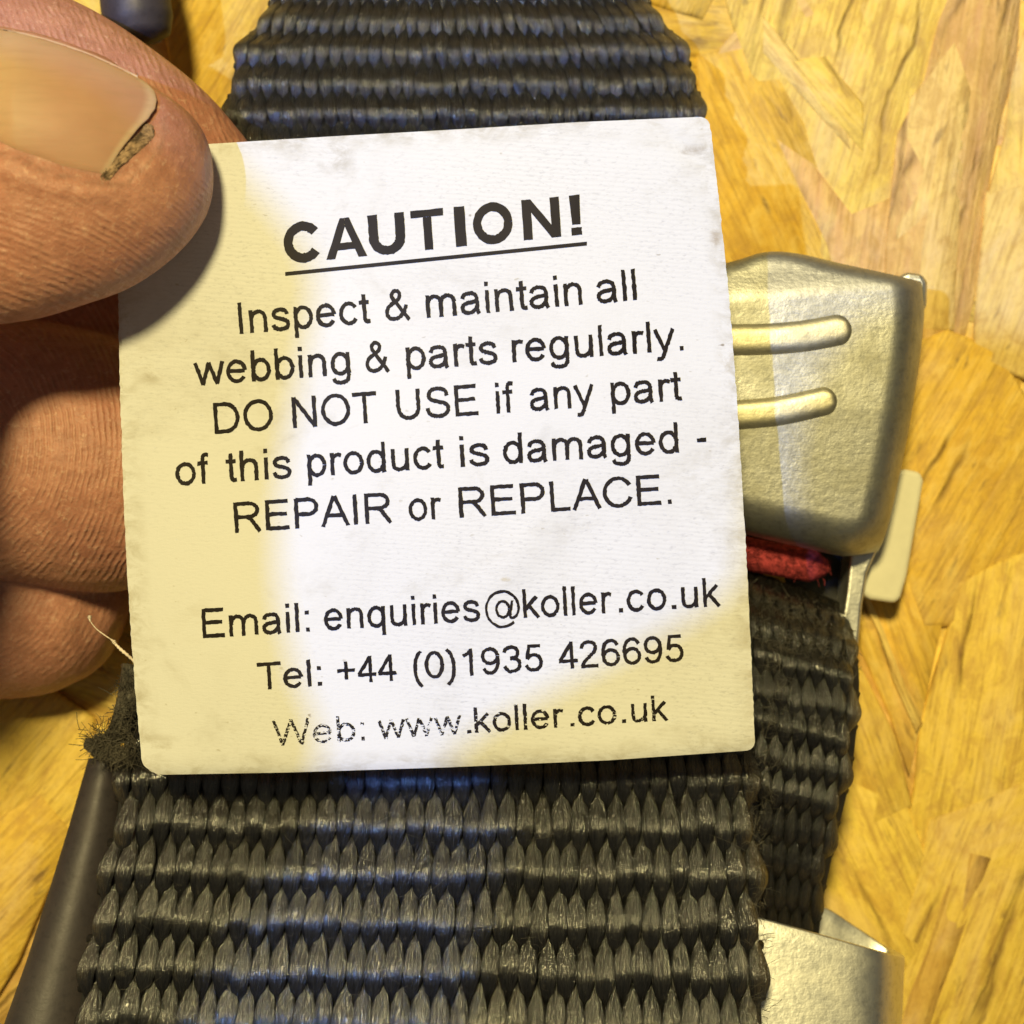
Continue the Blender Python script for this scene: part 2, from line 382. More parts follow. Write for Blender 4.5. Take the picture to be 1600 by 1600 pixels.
def strand(outline, z, ang, col, th=0.35):
    """outline: mm points on the board; the strand's own x axis runs with its grain"""
    o2 = rough_edge(outline); c = o2.mean(axis=0)
    ca, sa = math.cos(-ang), math.sin(-ang)
    q = (o2 - c) @ np.array([[ca, sa], [-sa, ca]])
    n = len(q)
    inner = q * (1 - 0.5 / max(3.0, np.abs(q).max()))
    zt = np.array([random.gauss(0, 0.07) for _ in range(n)])
    V = [(x, y, h) for (x, y), h in zip(inner, zt)] + [(x, y, h - random.uniform(0.10, 0.35)) for (x, y), h in zip(q, zt)] + [(x, y, -th - 0.6) for x, y in q] + [(0, 0, 0.03)]
    V = np.array(V)
    F = [(3 * n, i, (i + 1) % n) for i in range(n)]
    for r in range(2):
        F += [(r * n + i, (r + 1) * n + i, (r + 1) * n + (i + 1) % n, r * n + (i + 1) % n) for i in range(n)]
    me = bpy.data.meshes.new('wood_strand'); me.from_pydata([tuple(v) for v in V * MM], [], F)
    me.polygons.foreach_set('use_smooth', [True] * len(me.polygons))
    me.materials.append(M_STR)
    o = bpy.data.objects.new('wood_strand', me); COL.objects.link(o)
    o.parent = board
    bl = np.array(board.location)
    o.location = tuple(np.array((c[0], c[1], z)) * MM - bl); o.rotation_euler = (0, 0, ang)
    v = random.uniform(0.88, 1.08)
    o.color = (col[0] * v, col[1] * v * random.uniform(0.96, 1.03), col[2] * v, 1)
    return o
def rand_outline(L, Wd):
    top, bot = [], []
    n = 5
    for i in range(n):
        x = -L / 2 + L * i / (n - 1)
        e = 0.75 if i in (0, n - 1) else 1
        top.append((x + random.uniform(-.08, .08) * Wd, Wd / 2 * e * random.uniform(.8, 1.1)))
        bot.append((x + random.uniform(-.08, .08) * Wd, -Wd / 2 * e * random.uniform(.8, 1.1)))
    return np.array(bot + top[::-1])
z = -0.55
for i in range(150):
    L, Wd = random.uniform(22, 60), random.uniform(6, 17)
    a = random.choice([random.gauss(1.35, .35), random.gauss(-0.9, .4), random.uniform(0, 3.14)])
    cx, cy = random.uniform(-62, 62), random.uniform(-62, 62)
    q = rand_outline(L, Wd); ca, sa = math.cos(a), math.sin(a)
    q = q @ np.array([[ca, sa], [-sa, ca]]) + (cx, cy)
    col = random.choices([YEL, OCH, TAN, PAL, BRN], [4, 2.4, 1.2, 1.6, 0.5])[0]
    strand(q, z, a, col); z += 0.0034
# strands that can be made out in the photograph
def pstr(pts, ang_deg, col, dz=0):
    global z
    q = [P(x, y, 0)[:2] for x, y in pts]
    strand(q, z + dz, math.radians(ang_deg), col); z += 0.05
pstr([(1120, -60), (1520, -60), (1500, 120), (1440, 300), (1390, 450), (1300, 440), (1215, 250), (1160, 100)], 75, YEL)
pstr([(1090, 90), (1190, 60), (1260, 190), (1330, 420), (1250, 480), (1060, 480), (1080, 260)], -65, OCH)
pstr([(1210, 210), (1270, 250), (1330, 330), (1420, 300), (1400, 560), (1330, 560), (1290, 380)], 82, TAN)
pstr([(1195, 20), (1225, 60), (1320, 170), (1335, 240), (1260, 160), (1190, 80)], -52, PAL)
pstr([(1230, 95), (1350, 240), (1345, 165), (1290, 85)], -50, YEL)
pstr([(1400, 210), (1500, -60), (1600, -60), (1565, 180), (1530, 430), (1500, 560), (1380, 560)], 80, TAN)
pstr([(1420, 150), (1490, 60), (1520, 140), (1505, 300), (1490, 520), (1395, 520), (1400, 300)], 80, PAL)
pstr([(1605, 30), (1700, 20), (1690, 420), (1530, 500), (1545, 300)], 88, YEL)
pstr([(1540, 300), (1680, 260), (1680, 620), (1520, 560), (1522, 450)], 70, PAL)
pstr([(1420, 540), (1480, 515), (1560, 545), (1640, 700), (1620, 980), (1440, 980), (1380, 800)], 60, OCH)
pstr([(1340, 880), (1500, 850), (1480, 960), (1440, 1120), (1416, 1214), (1390, 1120), (1345, 1010)], -70, OCH)
pstr([(1500, 900), (1660, 840), (1680, 1300), (1560, 1420), (1400, 1330), (1440, 1130)], 80, YEL)
pstr([(1310, 1060), (1345, 1040), (1395, 1150), (1425, 1260), (1350, 1300), (1300, 1200)], -70, YEL)
pstr([(1290, 1200), (1420, 1250), (1470, 1420), (1420, 1560), (1250, 1480)], -65, YEL)
pstr([(1450, 1280), (1640, 1200), (1660, 1660), (1380, 1660), (1400, 1480)], 68, YEL)
pstr([(1500, 1320), (1545, 1330), (1440, 1640), (1390, 1640)], 72, BRN)
pstr([(-80, 1080), (60, 1060), (150, 1120), (150, 1300), (40, 1420), (-80, 1460)], 50, YEL)
pstr([(-80, 1330), (70, 1230), (120, 1300), (30, 1500), (-60, 1640)], 45, OCH)
pstr([(250, -60), (420, -80), (440, 100), (330, 190), (270, 110)], 60, OCH)
pstr([(1330, 900), (1344, 905), (1440, 1130), (1430, 1145)], -66, PAL)

# ------------------------------------------------------------------ webbing
def webbing(name, label, at, Lf, Rf, zf, rows, ncol, amp, thick, seed, sub=12, extra=1.0):
    """rows of interlocking warp floats. Lf/Rf(v): photographed edge points at row v, zf(u,v): height"""
    r = np.random.default_rng(seed)
    t = thing(name, at, label, 'strap')
    v0, v1 = rows
    vs = np.linspace(v0, v1, int((v1 - v0) * sub) + 1)
    def base(u, v):
        L, R = Lf(v), Rf(v)
        x = L[0] + (R[0] - L[0]) * u; y = L[1] + (R[1] - L[1]) * u
        return np.array(P(x, y, zf(u, v)))
    def frame(u, v):
        b = base(u, v); e = 1e-2
        du = base(u + e, v) - base(u - e, v); dv = base(u, v + e) - base(u, v - e)
        wdt = np.linalg.norm(du) / (2 * e)
        du /= np.linalg.norm(du); n = np.cross(du, dv); n /= np.linalg.norm(n) + 1e-9
        if n[2] < 0: n = -n
        return b, du, n, wdt
    K = 26; LOB = 13; fil = 0.085
    th = np.linspace(0, 2 * math.pi, K, endpoint=False)
    for s in range(2):
        for i in range(ncol - (1 if s else 0)):
            u = (i + 0.5 + 0.5 * s) / ncol
            V, UV = [], []
            jit = r.normal(0, 0.035); wj = r.normal(1, 0.05)
            ph = r.normal(0, 0.05)
            for v in vs:
                uu = u + (jit + 0.05 * math.sin(v * 1.7 + i)) / ncol * 0.6
                b, du, n, wd = frame(uu, v)
                f0 = math.pi * (v - s - ph); c = math.cos(f0)
                vis = max(0.0, 0.5 + 0.5 * c)
                hw = wd / ncol * 0.5 * wj * (0.10 + 0.96 * vis ** 0.95) * extra
                hh = thick * (0.36 + 0.40 * vis)
                cf = 0.95 * (c + 0.24 * math.sin(2 * f0))
                cen = b + n * (amp * cf)
                for k in range(K):
                    a = th[k]
                    lump = 1 + 0.035 * math.sin(3 * a + v * 2.3 + i) + fil * (0.6 + 0.4 * math.sin(v * 5.1 + i + 2.1 * a)) * math.cos(LOB * (a + 0.10 * math.sin(v * 1.3 + i)))
                    V.append(cen + du * hw * math.cos(a) * lump + n * hh * math.sin(a) * lump)
                    UV.append((abs(k - K * 0.5) / K * 2, v))
            mesh_obj('warp_yarn', V, grid_faces(K, len(vs), True) + [tuple(range(K))[::-1], tuple(range((len(vs) - 1) * K, len(vs) * K))], M_WEB, t, True, UV)
    # weft picks under the floats, one for each row
    for v in np.arange(math.ceil(v0), v1, 1.0):
        pts = [base(u, v + 0.5) - np.array((0, 0, 0.42 + amp * .3)) for u in np.linspace(0.004, 0.996, 40)]
        Vt, Ft = tube(pts, thick * 1.15, 6)
        mesh_obj('weft_pick', Vt, Ft, M_BLACK, t, True)
    vv = np.linspace(v0, v1, 40); us = np.linspace(0.01, 0.99, 30)
    V = [base(u, v) - np.array((0, 0, amp * 0.9 + 0.3)) for v in vv for u in us]
    o = mesh_obj('backing_weave', V, grid_faces(30, 40), M_BLACK, t)
    solidify(o, 0.6, 0)
    return t, base
# strap under the label's lower edge, rising towards the viewer
Lb = [(-4, 222, 950), (-1, 190, 1150), (0, 181, 1212), (1, 172, 1283), (2, 158, 1356), (3, 140, 1432), (4, 125, 1508), (5, 112, 1585), (6, 100, 1664), (7, 90, 1745)]
Rb = [(-4, 1165, 940), (-1, 1178, 1140), (0, 1183, 1212), (1, 1187, 1286), (2, 1191, 1362), (3, 1194, 1440), (4, 1197, 1519), (5, 1200, 1600), (6, 1203, 1682), (7, 1206, 1765)]
Zb = [(-4, 11), (-2, 15.0), (0, 17.8), (2, 19.2), (4, 20.4), (6, 21.6), (7, 22.2)]
strap_main, base_main = webbing('webbing_strap', 'broad black ribbed webbing strap in front, below the white label', P(650, 1300, 12),
    lambda v: interp(v, Lb), lambda v: interp(v, Rb),
    lambda u, v: float(interp(v, Zb)[0]) - 1.1 * max(0, (0.05 - u) / 0.05) ** 2 - 1.1 * max(0, (u - 0.95) / 0.05) ** 2, (-3.2, 6.4), 36, 0.46, 0.34, 3)
# strap leaving at the top
Lt = [(-4, 440, -110), (-2, 432, -22), (-1, 405, 28), (0, 372, 76), (1, 356, 126), (2, 352, 174), (3, 356, 222), (4, 362, 270), (6, 370, 370)]
Rt = [(-4, 985, -120), (-2, 1000, -22), (-1, 1035, 26), (0, 1070, 74), (1, 1092, 122), (2, 1100, 170), (3, 1104, 218), (4, 1108, 266), (6, 1110, 360)]
Zt = [(-4, 6.5), (-2, 8.7), (0, 10.9), (2, 12.7), (4, 14), (6, 14)]
def z_top(u, v):
    e = max(0, (0.11 - u) / 0.11) ** 2 + max(0, (u - 0.89) / 0.11) ** 2
    return float(interp(v, Zt)[0]) - 1.6 * e
def edge_drop(tab):
    return lambda v: interp(v, tab)
strap_top, _ = webbing('webbing_strap', 'black webbing strap leaving at the top, behind the label upper edge', P(730, 100, 4),
    edge_drop(Lt), edge_drop(Rt), z_top, (-3.6, 5.5), 34, 0.36, 0.30, 5, extra=1.12)
# narrower loop at the right
Lr = [(-3, 1075, 850), (-1.6, 1075, 868), (-0.8, 1075, 895), (0, 1075, 938), (1, 1075, 990), (2, 1075, 1042), (4, 1070, 1145), (6, 1065, 1248), (8, 1060, 1352), (10, 1056, 1455)]
Rr = [(-3, 1316, 945), (-1.6, 1318, 955), (-0.8, 1328, 975), (0, 1338, 1010), (1, 1343, 1060), (2, 1342, 1112), (4, 1331, 1212), (6, 1306, 1312), (8, 1285, 1412), (10, 1274, 1512)]
Zr = [(-3, 2.5), (-1.6, 6), (-0.8, 9), (0, 11.5), (1, 13), (3, 14), (5, 13.5), (7, 12), (9, 9.5), (10, 8.5)]
strap_loop, base_loop = webbing('webbing_strap', 'narrow black webbing loop at the right, running into the metal slide', P(1200, 1200, 6),
    edge_drop(Lr), edge_drop(Rr), lambda u, v: float(interp(v, Zr)[0]) - 0.9 * max(0, (u - 0.9) / 0.1) ** 2, (-2.6, 9.6), 12, 0.31, 0.28, 9)

def fibres(name, parent, spots, n, length, seed, rad=0.022, mat=None, lie=0.5):
    """loose broken filaments: one tuft mesh"""
    r = np.random.default_rng(seed); V, F = [], []
    for _ in range(n):
        x, y, z0, sp = spots[r.integers(len(spots))]
        p0 = np.array(P(x + r.normal(0, sp), y + r.normal(0, sp), z0 + r.uniform(0, 0.5)))
        d = r.normal(0, 1, 3); d[2] = abs(d[2]) * lie; d /= np.linalg.norm(d)
        L = length * r.uniform(0.4, 1.3); k = r.normal(0, 0.5, 3); k[2] *= 0.5
        pts = [p0 + d * L * t + k * L * t * t for t in np.linspace(0, 1, 6)]
        v, f = tube(pts, rad * r.uniform(0.6, 1.3), 3, False)
        b = len(V); V += list(v); F += [tuple(i + b for i in q) for q in f]
    o = mesh_obj(name, V, F, mat or M_FIB, parent); o['kind'] = 'stuff'
    return o
tuft = [(150, 1165, 17, 10), (170, 1175, 17, 12), (190, 1150, 17.5, 14), (195, 1110, 17.5, 10), (200, 1070, 17, 8), (175, 1150, 17, 12), (205, 1180, 17.5, 10), (150, 1158, 16.5, 8), (188, 1185, 17, 10)]
fibres('frayed_edge', strap_main, tuft, 750, 0.9, 1, 0.026, M_TUFT, 0.2)
V, F = tube(catmull([P(212, 1040, 15.5), P(200, 1100, 16), P(180, 1150, 16), P(150, 1165, 15.5), P(138, 1162, 15)], 5), np.linspace(1.1, 0.5, 21), 8)
mesh_obj('melted_selvedge', V, F, M_FIB, strap_main)
V, F = tube(catmull([P(150, 1168, 15.5), P(190, 1182, 16), P(235, 1190, 16.5)], 6), 0.8, 8)
mesh_obj('melted_selvedge', V, F, M_FIB, strap_main)
edge = []
for v in np.linspace(-0.4, 5.5, 60):
    R = interp(v, Rb); edge.append((R[0] - 8, R[1], float(interp(v, Zb)[0]) + 0.2, 7))
fibres('edge_fuzz', strap_main, edge, 230, 0.7, 2, 0.02, M_FIB, 0.7)
top = [(random.uniform(40, 1000) + 170, 0, 0, 0) for _ in range(1)]
surf = []
for _ in range(160):
    u, v = random.random(), random.uniform(0, 5.3)
    b = base_main(u, v); surf.append(((b[0] / (wid(b[2]) / 1600)) + 800, 800 - b[1] / (wid(b[2]) / 1600), b[2] + 0.6, 3))
fibres('stray_filaments', strap_main, surf, 170, 1.6, 4, 0.014, M_FIB, 0.35)
loop = []
for _ in range(200):
    u, v = random.uniform(0.35, 1), random.uniform(-1.2, 0.9)
    b = base_loop(u, v); loop.append(((b[0] / (wid(b[2]) / 1600)) + 800, 800 - b[1] / (wid(b[2]) / 1600), b[2] + 0.3, 4))
fibres('frayed_fold', strap_loop, loop, 900, 0.5, 6, 0.02)
loop2 = []
for _ in range(60):
    v = random.uniform(1, 6); b = base_loop(0.5 + random.uniform(-.03, .06), v)
    loop2.append(((b[0] / (wid(b[2]) / 1600)) + 800, 800 - b[1] / (wid(b[2]) / 1600), b[2] + 0.4, 6))
fibres('stray_filaments', strap_loop, loop2, 160, 0.9, 8, 0.018, M_FIB, 0.6)

# ------------------------------------------------------------------ label
LT = [(182, 236), (325, 225), (520, 213), (700, 203), (900, 191), (1108, 182)]
LR = [(1108, 182), (1122, 300), (1138, 450), (1150, 600), (1160, 760), (1168, 900), (1175, 1050), (1180, 1172)]
LB = [(228, 1211), (450, 1207), (700, 1199), (950, 1188), (1180, 1172)]
LL = [(182, 236), (185, 350), (189, 470), (191, 600), (198, 800), (206, 950), (217, 1100), (228, 1211)]
def coons(T, R, B, L, nu, nv):
    T, B = resample(T, nu), resample(B, nu); L, R = resample(L, nv), resample(R, nv)
    u = np.linspace(0, 1, nu)[None, :, None]; v = np.linspace(0, 1, nv)[:, None, None]
    return (1 - v) * T[None] + v * B[None] + (1 - u) * L[:, None] + u * R[:, None] - \
        ((1 - u) * (1 - v) * T[0] + u * (1 - v) * T[-1] + (1 - u) * v * B[0] + u * v * B[-1])
def zlab(x, y):
    x, y = np.asarray(x, float), np.asarray(y, float)
    zz = 25.0 + 0.5 * np.cos((x - 640) / 470.0 * 1.2) * 0.6 - 0.2 + 0.20 * np.sin(x / 150 + y / 210) + 0.10 * np.sin(x / 70 - y / 95 + 1) 
    zz = zz + 0.16 * np.exp(-(((x - 800) + (y - 880) * 0.8) / 45) ** 2 - (((x - 800) - (y - 880)) / 160) ** 2)
    zz = zz - 0.10 * np.exp(-(((x - 1075) - (y - 235) * 1.4) / 26) ** 2 - ((x - 1075) / 40) ** 2)
    yb = np.interp(x, [228, 450, 700, 950, 1180], [1211, 1207, 1199, 1188, 1172])
    t = np.clip((y - (yb - 34)) / 34, 0, 1)
    zz = zz - 0.35 * (1 - np.sqrt(np.clip(1 - t * t * 0.96, 0, 1)))
    t2 = np.clip((900 - y) / 900, 0, 1)
    return zz
def build_label():
    t = thing('fabric_label', P(680, 700, 22), 'white woven caution label with printed warning text, pinched at its upper left corner', 'label')
    nu, nv = 150, 160
    G = coons(LT, LR, LB, LL, nu, nv)
    # worn corners
    for (ci, cj, r) in ((0, -1, 26), (-1, -1, 14), (-1, 0, 15)):
        c = G[cj, ci].copy(); inn = G[cj + (12 if cj == 0 else -12), ci + (12 if ci == 0 else -12)]
        sx, sy = np.sign(inn - c)
        cen = c + np.array((sx, sy)) * r
        d = G - cen; m = (d[..., 0] * sx < 0) & (d[..., 1] * sy < 0)
        q = np.maximum(np.linalg.norm(d, axis=-1), 1e-6)
        mx = np.maximum(np.abs(d[..., 0]), np.abs(d[..., 1]))
        s = np.where(m, np.minimum(1, mx / q) , 1)
        G = cen + d * s[..., None]
    rr = np.random.default_rng(2)
    G[:, -1, 0] += rr.normal(0, 0.4, nv); G[:, 0, 0] += rr.normal(0, 0.4, nv)
    Z = zlab(G[..., 0], G[..., 1])
    V = [P(x, y, z_) for (x, y), z_ in zip(G.reshape(-1, 2), Z.ravel())]
    o = mesh_obj('printed_face', V, [f[::-1] for f in grid_faces(nu, nv)], M_LAB, t)
    ii, jj = np.meshgrid(np.arange(nu), np.arange(nv)); rim = np.clip(np.minimum(np.minimum(ii, nu - 1 - ii) * 6.3, np.minimum(jj, nv - 1 - jj) * 6.2) / 60, 0, 1)
    o.data.attributes.new('rim', 'FLOAT', 'POINT').data.foreach_set('value', rim.ravel()); solidify(o, 0.12, -1)
    G2 = G.copy(); G2[..., 0] = 690 + (G[..., 0] - 690) * 0.99 - 9; G2[..., 1] = 700 + (G[..., 1] - 700) * 0.995 + 1
    V = [P(x, y, z_ - 0.17) for (x, y), z_ in zip(G2.reshape(-1, 2), Z.ravel())]
    o = mesh_obj('folded_back_layer', V, [f[::-1] for f in grid_faces(nu, nv)], M_LAB, t); solidify(o, 0.12, -1)
    return t
label = build_label()

# lettering: strokes drawn along their centre lines, cap height 716
def arc(cx, cy, rx, ry, a0, a1, n=28):
    return [(cx + rx * math.cos(math.radians(a)), cy + ry * math.sin(math.radians(a))) for a in np.linspace(a0, a1, n)]
def C_(*p): return [tuple(q) for q in catmull(p, 6)]
def full(cx, cy, rx, ry): return arc(cx, cy, rx, ry, 0, 360, 40)
GL = {
 ' ': (278, []), 'I': (278, [[(139, 0), (139, 716)]]), 'l': (222, [[(111, 0), (111, 716)]]),
 'i': (222, [[(111, 0), (111, 519)], [(111, 618), (111, 716)]]),
 'D': (722, [[(122, 0), (122, 716)], [(100, 674), (345, 674)] + arc(345, 358, 285, 316, 90, -90) + [(100, 42)]]),
 'O': (778, [full(389, 358, 300, 328)]),
 'N': (722, [[(120, 0), (120, 716)], [(128, 700), (594, 16)], [(602, 0), (602, 716)]]),
 'T': (611, [[(22, 674), (590, 674)], [(306, 0), (306, 672)]]),
 'U': (722, [[(122, 716), (122, 290)] + arc(361, 290, 239, 248, 180, 360) + [(600, 290), (600, 716)]]),
 'S': (667, [C_((563, 505), (520, 620), (430, 668), (325, 675), (205, 650), (140, 570), (145, 480), (210, 415), (340, 378), (470, 340), (555, 285), (580, 205), (545, 110), (450, 55), (335, 42), (205, 62), (120, 130), (90, 235))]),
 'E': (667, [[(122, 0), (122, 716)], [(122, 674), (598, 674)], [(122, 375), (565, 375)], [(122, 42), (618, 42)]]),
 'R': (722, [[(122, 0), (122, 716)], [(122, 674), (430, 674)] + arc(430, 516, 185, 158, 90, -90) + [(122, 358)], C_((370, 355), (450, 300), (540, 170), (655, -4))]),
 'P': (667, [[(122, 0), (122, 716)], [(122, 674), (405, 674)] + arc(405, 502, 178, 172, 90, -90) + [(122, 330)]]),
 'A': (667, [[(45, -4), (325, 716)], [(341, 716), (622, -4)], [(150, 255), (515, 255)]]),
 'L': (556, [[(118, 0), (118, 716)], [(118, 42), (520, 42)]]),
 'C': (722, [arc(380, 358, 298, 330, 28, 338, 40)]),
 'W': (944, [[(52, 716), (246, 6)], [(240, 6), (474, 706)], [(470, 706), (706, 6)], [(700, 6), (894, 716)]]),
 'w': (722, [[(45, 519), (200, 6)], [(194, 6), (364, 510)], [(358, 510), (530, 6)], [(524, 6), (678, 519)]]),
 'a': (556, [C_((88, 362), (135, 448), (260, 482), (380, 452), (428, 350), (428, 130), (436, 50), (462, -6)), C_((428, 302), (310, 276), (180, 256), (98, 205), (82, 130), (122, 60), (215, 34), (320, 55), (405, 130), (428, 225))]),
 'b': (556, [[(112, 0), (112, 716)], full(294, 259, 182, 227)]),
 'c': (500, [arc(272, 259, 192, 228, 36, 325, 34)]),
 'd': (556, [[(444, 0), (444, 716)], full(262, 259, 182, 227)]),
 'e': (556, [[(88, 272), (470, 272)], arc(278, 259, 196, 228, 3, 328, 36)]),
 'f': (278, [[(140, 0), (140, 560)] + C_((140, 575), (155, 645), (200, 676), (285, 668)), [(15, 482), (262, 482)]]),
 'g': (556, [full(260, 259, 182, 227), [(442, 519), (442, 40)] + C_((442, 30), (432, -70), (370, -150), (250, -172), (130, -145), (85, -70))]),
 'h': (556, [[(110, 0), (110, 716)], C_((112, 290), (150, 410), (240, 474), (330, 476), (415, 425), (440, 330)) + [(440, 0)]]),
 'k': (500, [[(110, 0), (110, 716)], [(112, 205), (430, 519)], [(215, 310), (462, -4)]]),
 'm': (833, [[(110, 0), (110, 519)], C_((112, 290), (145, 410), (230, 474), (310, 472), (390, 420), (412, 330)) + [(412, 0)], C_((412, 290), (447, 410), (535, 474), (620, 472), (700, 420), (722, 330)) + [(722, 0)]]),
 'n': (556, [[(110, 0), (110, 519)], C_((112, 290), (150, 410), (240, 474), (330, 476), (415, 425), (440, 330)) + [(440, 0)]]),
 'o': (556, [full(278, 259, 197, 227)]),
 'p': (556, [[(112, -199), (112, 519)], full(294, 259, 182, 227)]),
 'q': (556, [[(444, -199), (444, 519)], full(262, 259, 182, 227)]),
 'r': (333, [[(110, 0), (110, 519)], C_((112, 280), (130, 395), (180, 455), (250, 472), (325, 448))]),
 's': (500, [C_((415, 365), (380, 445), (300, 480), (215, 480), (122, 440), (97, 378), (128, 318), (230, 280), (330, 250), (408, 200), (422, 140), (388, 66), (290, 36), (210, 36), (110, 75), (75, 150))]),
 't': (278, [[(140, 665), (140, 130)] + C_((140, 120), (152, 62), (190, 42), (258, 46)), [(18, 482), (255, 482)]]),
 'u': (556, [[(112, 519), (112, 200)] + C_((112, 190), (135, 88), (220, 40), (310, 48), (400, 110), (440, 220)), [(444, 0), (444, 519)]]),
 'y': (500, [[(40, 519), (254, 12)], [(460, 519), (252, 12)] + C_((250, 10), (208, -100), (165, -158), (110, -168), (62, -158))]),
 '&': (667, [[(630, -4), (300, 440)] + C_((300, 440), (236, 530), (228, 612), (290, 676), (370, 676), (428, 612), (414, 530), (350, 460), (230, 390), (130, 320), (86, 230), (90, 140), (150, 66), (255, 40), (370, 66), (470, 150), (540, 250), (575, 350))]),
 '@': (1015, [arc(505, 258, 435, 436, -48, -360, 44) + C_((940, 258), (905, 130), (825, 50), (745, 32), (700, 75), (712, 160), (775, 455)), full(512, 252, 172, 195)]),
 '0': (556, [full(278, 352, 194, 324)]),
 '1': (556, [[(330, 0), (330, 716)], C_((330, 680), (262, 600), (135, 535))]),
 '9': (556, [full(272, 482, 190, 194), C_((462, 480), (472, 330), (430, 150), (350, 62), (250, 36), (155, 70), (95, 165))]),
 '6': (556, [full(284, 234, 190, 194), C_((94, 236), (84, 386), (126, 566), (206, 654), (306, 680), (401, 646), (461, 551))]),
 '3': (556, [C_((82, 540), (135, 640), (260, 680), (380, 650), (432, 560), (412, 450), (330, 398), (230, 388)), C_((230, 388), (355, 370), (450, 305), (470, 200), (420, 90), (290, 38), (160, 62), (78, 190))]),
 '5': (556, [[(468, 674), (170, 674), (116, 330)], C_((116, 330), (195, 418), (300, 436), (410, 390), (464, 280), (450, 140), (370, 60), (260, 38), (150, 72), (78, 180))]),
 '4': (556, [[(375, 0), (375, 716)], [(375, 690), (62, 225)], [(30, 214), (528, 214)]]),
 '2': (556, [C_((85, 510), (112, 610), (200, 672), (300, 676), (410, 630), (448, 530), (418, 430), (300, 310), (160, 180), (85, 50)), [(55, 42), (500, 42)]]),
 '+': (584, [[(55, 360), (530, 360)], [(292, 122), (292, 598)]]), '-': (333, [[(35, 258), (300, 258)]]),
 '.': (278, [[(139, 0), (139, 100)]]), ':': (278, [[(139, 0), (139, 100)], [(139, 419), (139, 519)]]),
 '(': (333, [C_((290, 740), (175, 570), (130, 265), (175, -35), (290, -208))]), ')': (333, [C_((43, 740), (158, 570), (203, 265), (158, -35), (43, -208))]),
}
def stroke_poly(pts, w_):
    p = np.asarray(pts, float)
    keep = np.r_[True, np.linalg.norm(np.diff(p, axis=0), axis=1) > 1e-6]; p = p[keep]
    d = np.diff(p, axis=0); d /= np.linalg.norm(d, axis=1)[:, None]
    nrm = np.stack([-d[:, 1], d[:, 0]], 1)
    closed = np.linalg.norm(p[0] - p[-1]) < 1e-3
    out = []
    for i in range(len(p)):
        if closed: a, b = nrm[i - 1] if i > 0 else nrm[-1], nrm[i] if i < len(nrm) else nrm[0]
        else: a, b = nrm[max(i - 1, 0)], nrm[min(i, len(nrm) - 1)]
        m = a + b; m /= max(np.linalg.norm(m), 1e-6); m = m / max(0.45, float(m @ a))
        out.append((p[i] + m * w_ / 2, p[i] - m * w_ / 2))
    return out
inkr = np.random.default_rng(5)
def place_strokes(strokes, tofpx, wdt, V, F, lift):
    for k, s in enumerate(strokes):
        s2 = []
        for a, b in zip(s[:-1], s[1:]):
            n = max(1, int(math.dist(a, b) / 60))
            s2 += [(a[0] + (b[0] - a[0]) * i / n, a[1] + (b[1] - a[1]) * i / n) for i in range(n)]
        s2.append(s[-1])
        q = stroke_poly(s2, wdt); b0 = len(V)
        for (l_, r_) in q:
            for e in (l_, r_):
                x, y = tofpx(e[0], e[1]); x += inkr.normal(0, 0.35); y += inkr.normal(0, 0.35)
                V.append(P(x, y, float(zlab(x, y)) + lift + 0.004 * k))
        F += [(b0 + 2 * i, b0 + 2 * i + 1, b0 + 2 * i + 3, b0 + 2 * i + 2) for i in range(len(q) - 1)]
def text_line(words, A, B, cap, mat, weight=93):
    ux, uy = B[0] - A[0], B[1] - A[1]; sl = uy / ux
    ang = math.atan2(uy, ux); sc = cap / 716.0 / math.cos(ang) 
    V, F = [], []
    par = 0
    for (txt, x0, x1) in words:
        adv = 0; items = []
        for ch in txt:
            items.append((ch, adv)); adv += GL[ch][0]
        xs = [x + a for ch, a in items for s in GL[ch][1] for x, _ in s]
        lo, hi = min(xs) - weight / 2, max(xs) + weight / 2
        if txt in ('.', '-', ':', 'I', 'i'): pass
        kx = (x1 - x0) / (hi - lo)
        for ch, a in items:
            par ^= 1
            def f(X, Y, a=a):
                bx = x0 + (X + a - lo) * kx
                by = A[1] + (bx - A[0]) * sl
                h = Y * sc
                return bx + h * math.sin(ang) * 0.9, by - h * math.cos(ang)
            place_strokes(GL[ch][1], f, weight * (66 / 88 if ch == '@' else 1), V, F, 0.03 + 0.014 * par)
    o = mesh_obj('text_line', V, F, mat, label, False)
    return fix_up(o)
def fix_up(o):
    me = o.data; bm = bmesh.new(); bm.from_mesh(me)
    for f in bm.faces:
        f.normal_update()
        if f.normal.z < 0: f.normal_flip()
    bm.to_mesh(me); bm.free(); return o
text_line([('Inspect', 374.5, 581.7), ('&', 603, 642.5), ('maintain', 666.7, 910.5), ('all', 933, 995.6)], (374.5, 522), (995.6, 468.6), 48.7, M_INK)
text_line([('webbing', 304, 548), ('&', 572, 610), ('parts', 635.6, 778), ('regularly.', 801, 1068.7)], (304, 602.5), (1068, 547), 48.5, M_INK)
text_line([('DO', 334, 428), ('NOT', 458, 593), ('USE', 620.6, 750.7), ('if', 776, 807), ('any', 828.7, 930), ('part', 955.5, 1068.7)], (334, 678), (1068, 625), 48.2, M_INK)
text_line([('of', 275, 331), ('this', 351, 456), ('product', 481, 697), ('is', 720, 765), ('damaged', 786.7, 1061), ('-', 1087.5, 1107)], (285, 758), (1058, 707.5), 48, M_INK)
text_line([('REPAIR', 367, 613.6), ('or', 639.5, 693), ('REPLACE.', 718, 1050)], (370, 832), (1050, 787), 47, M_INK)
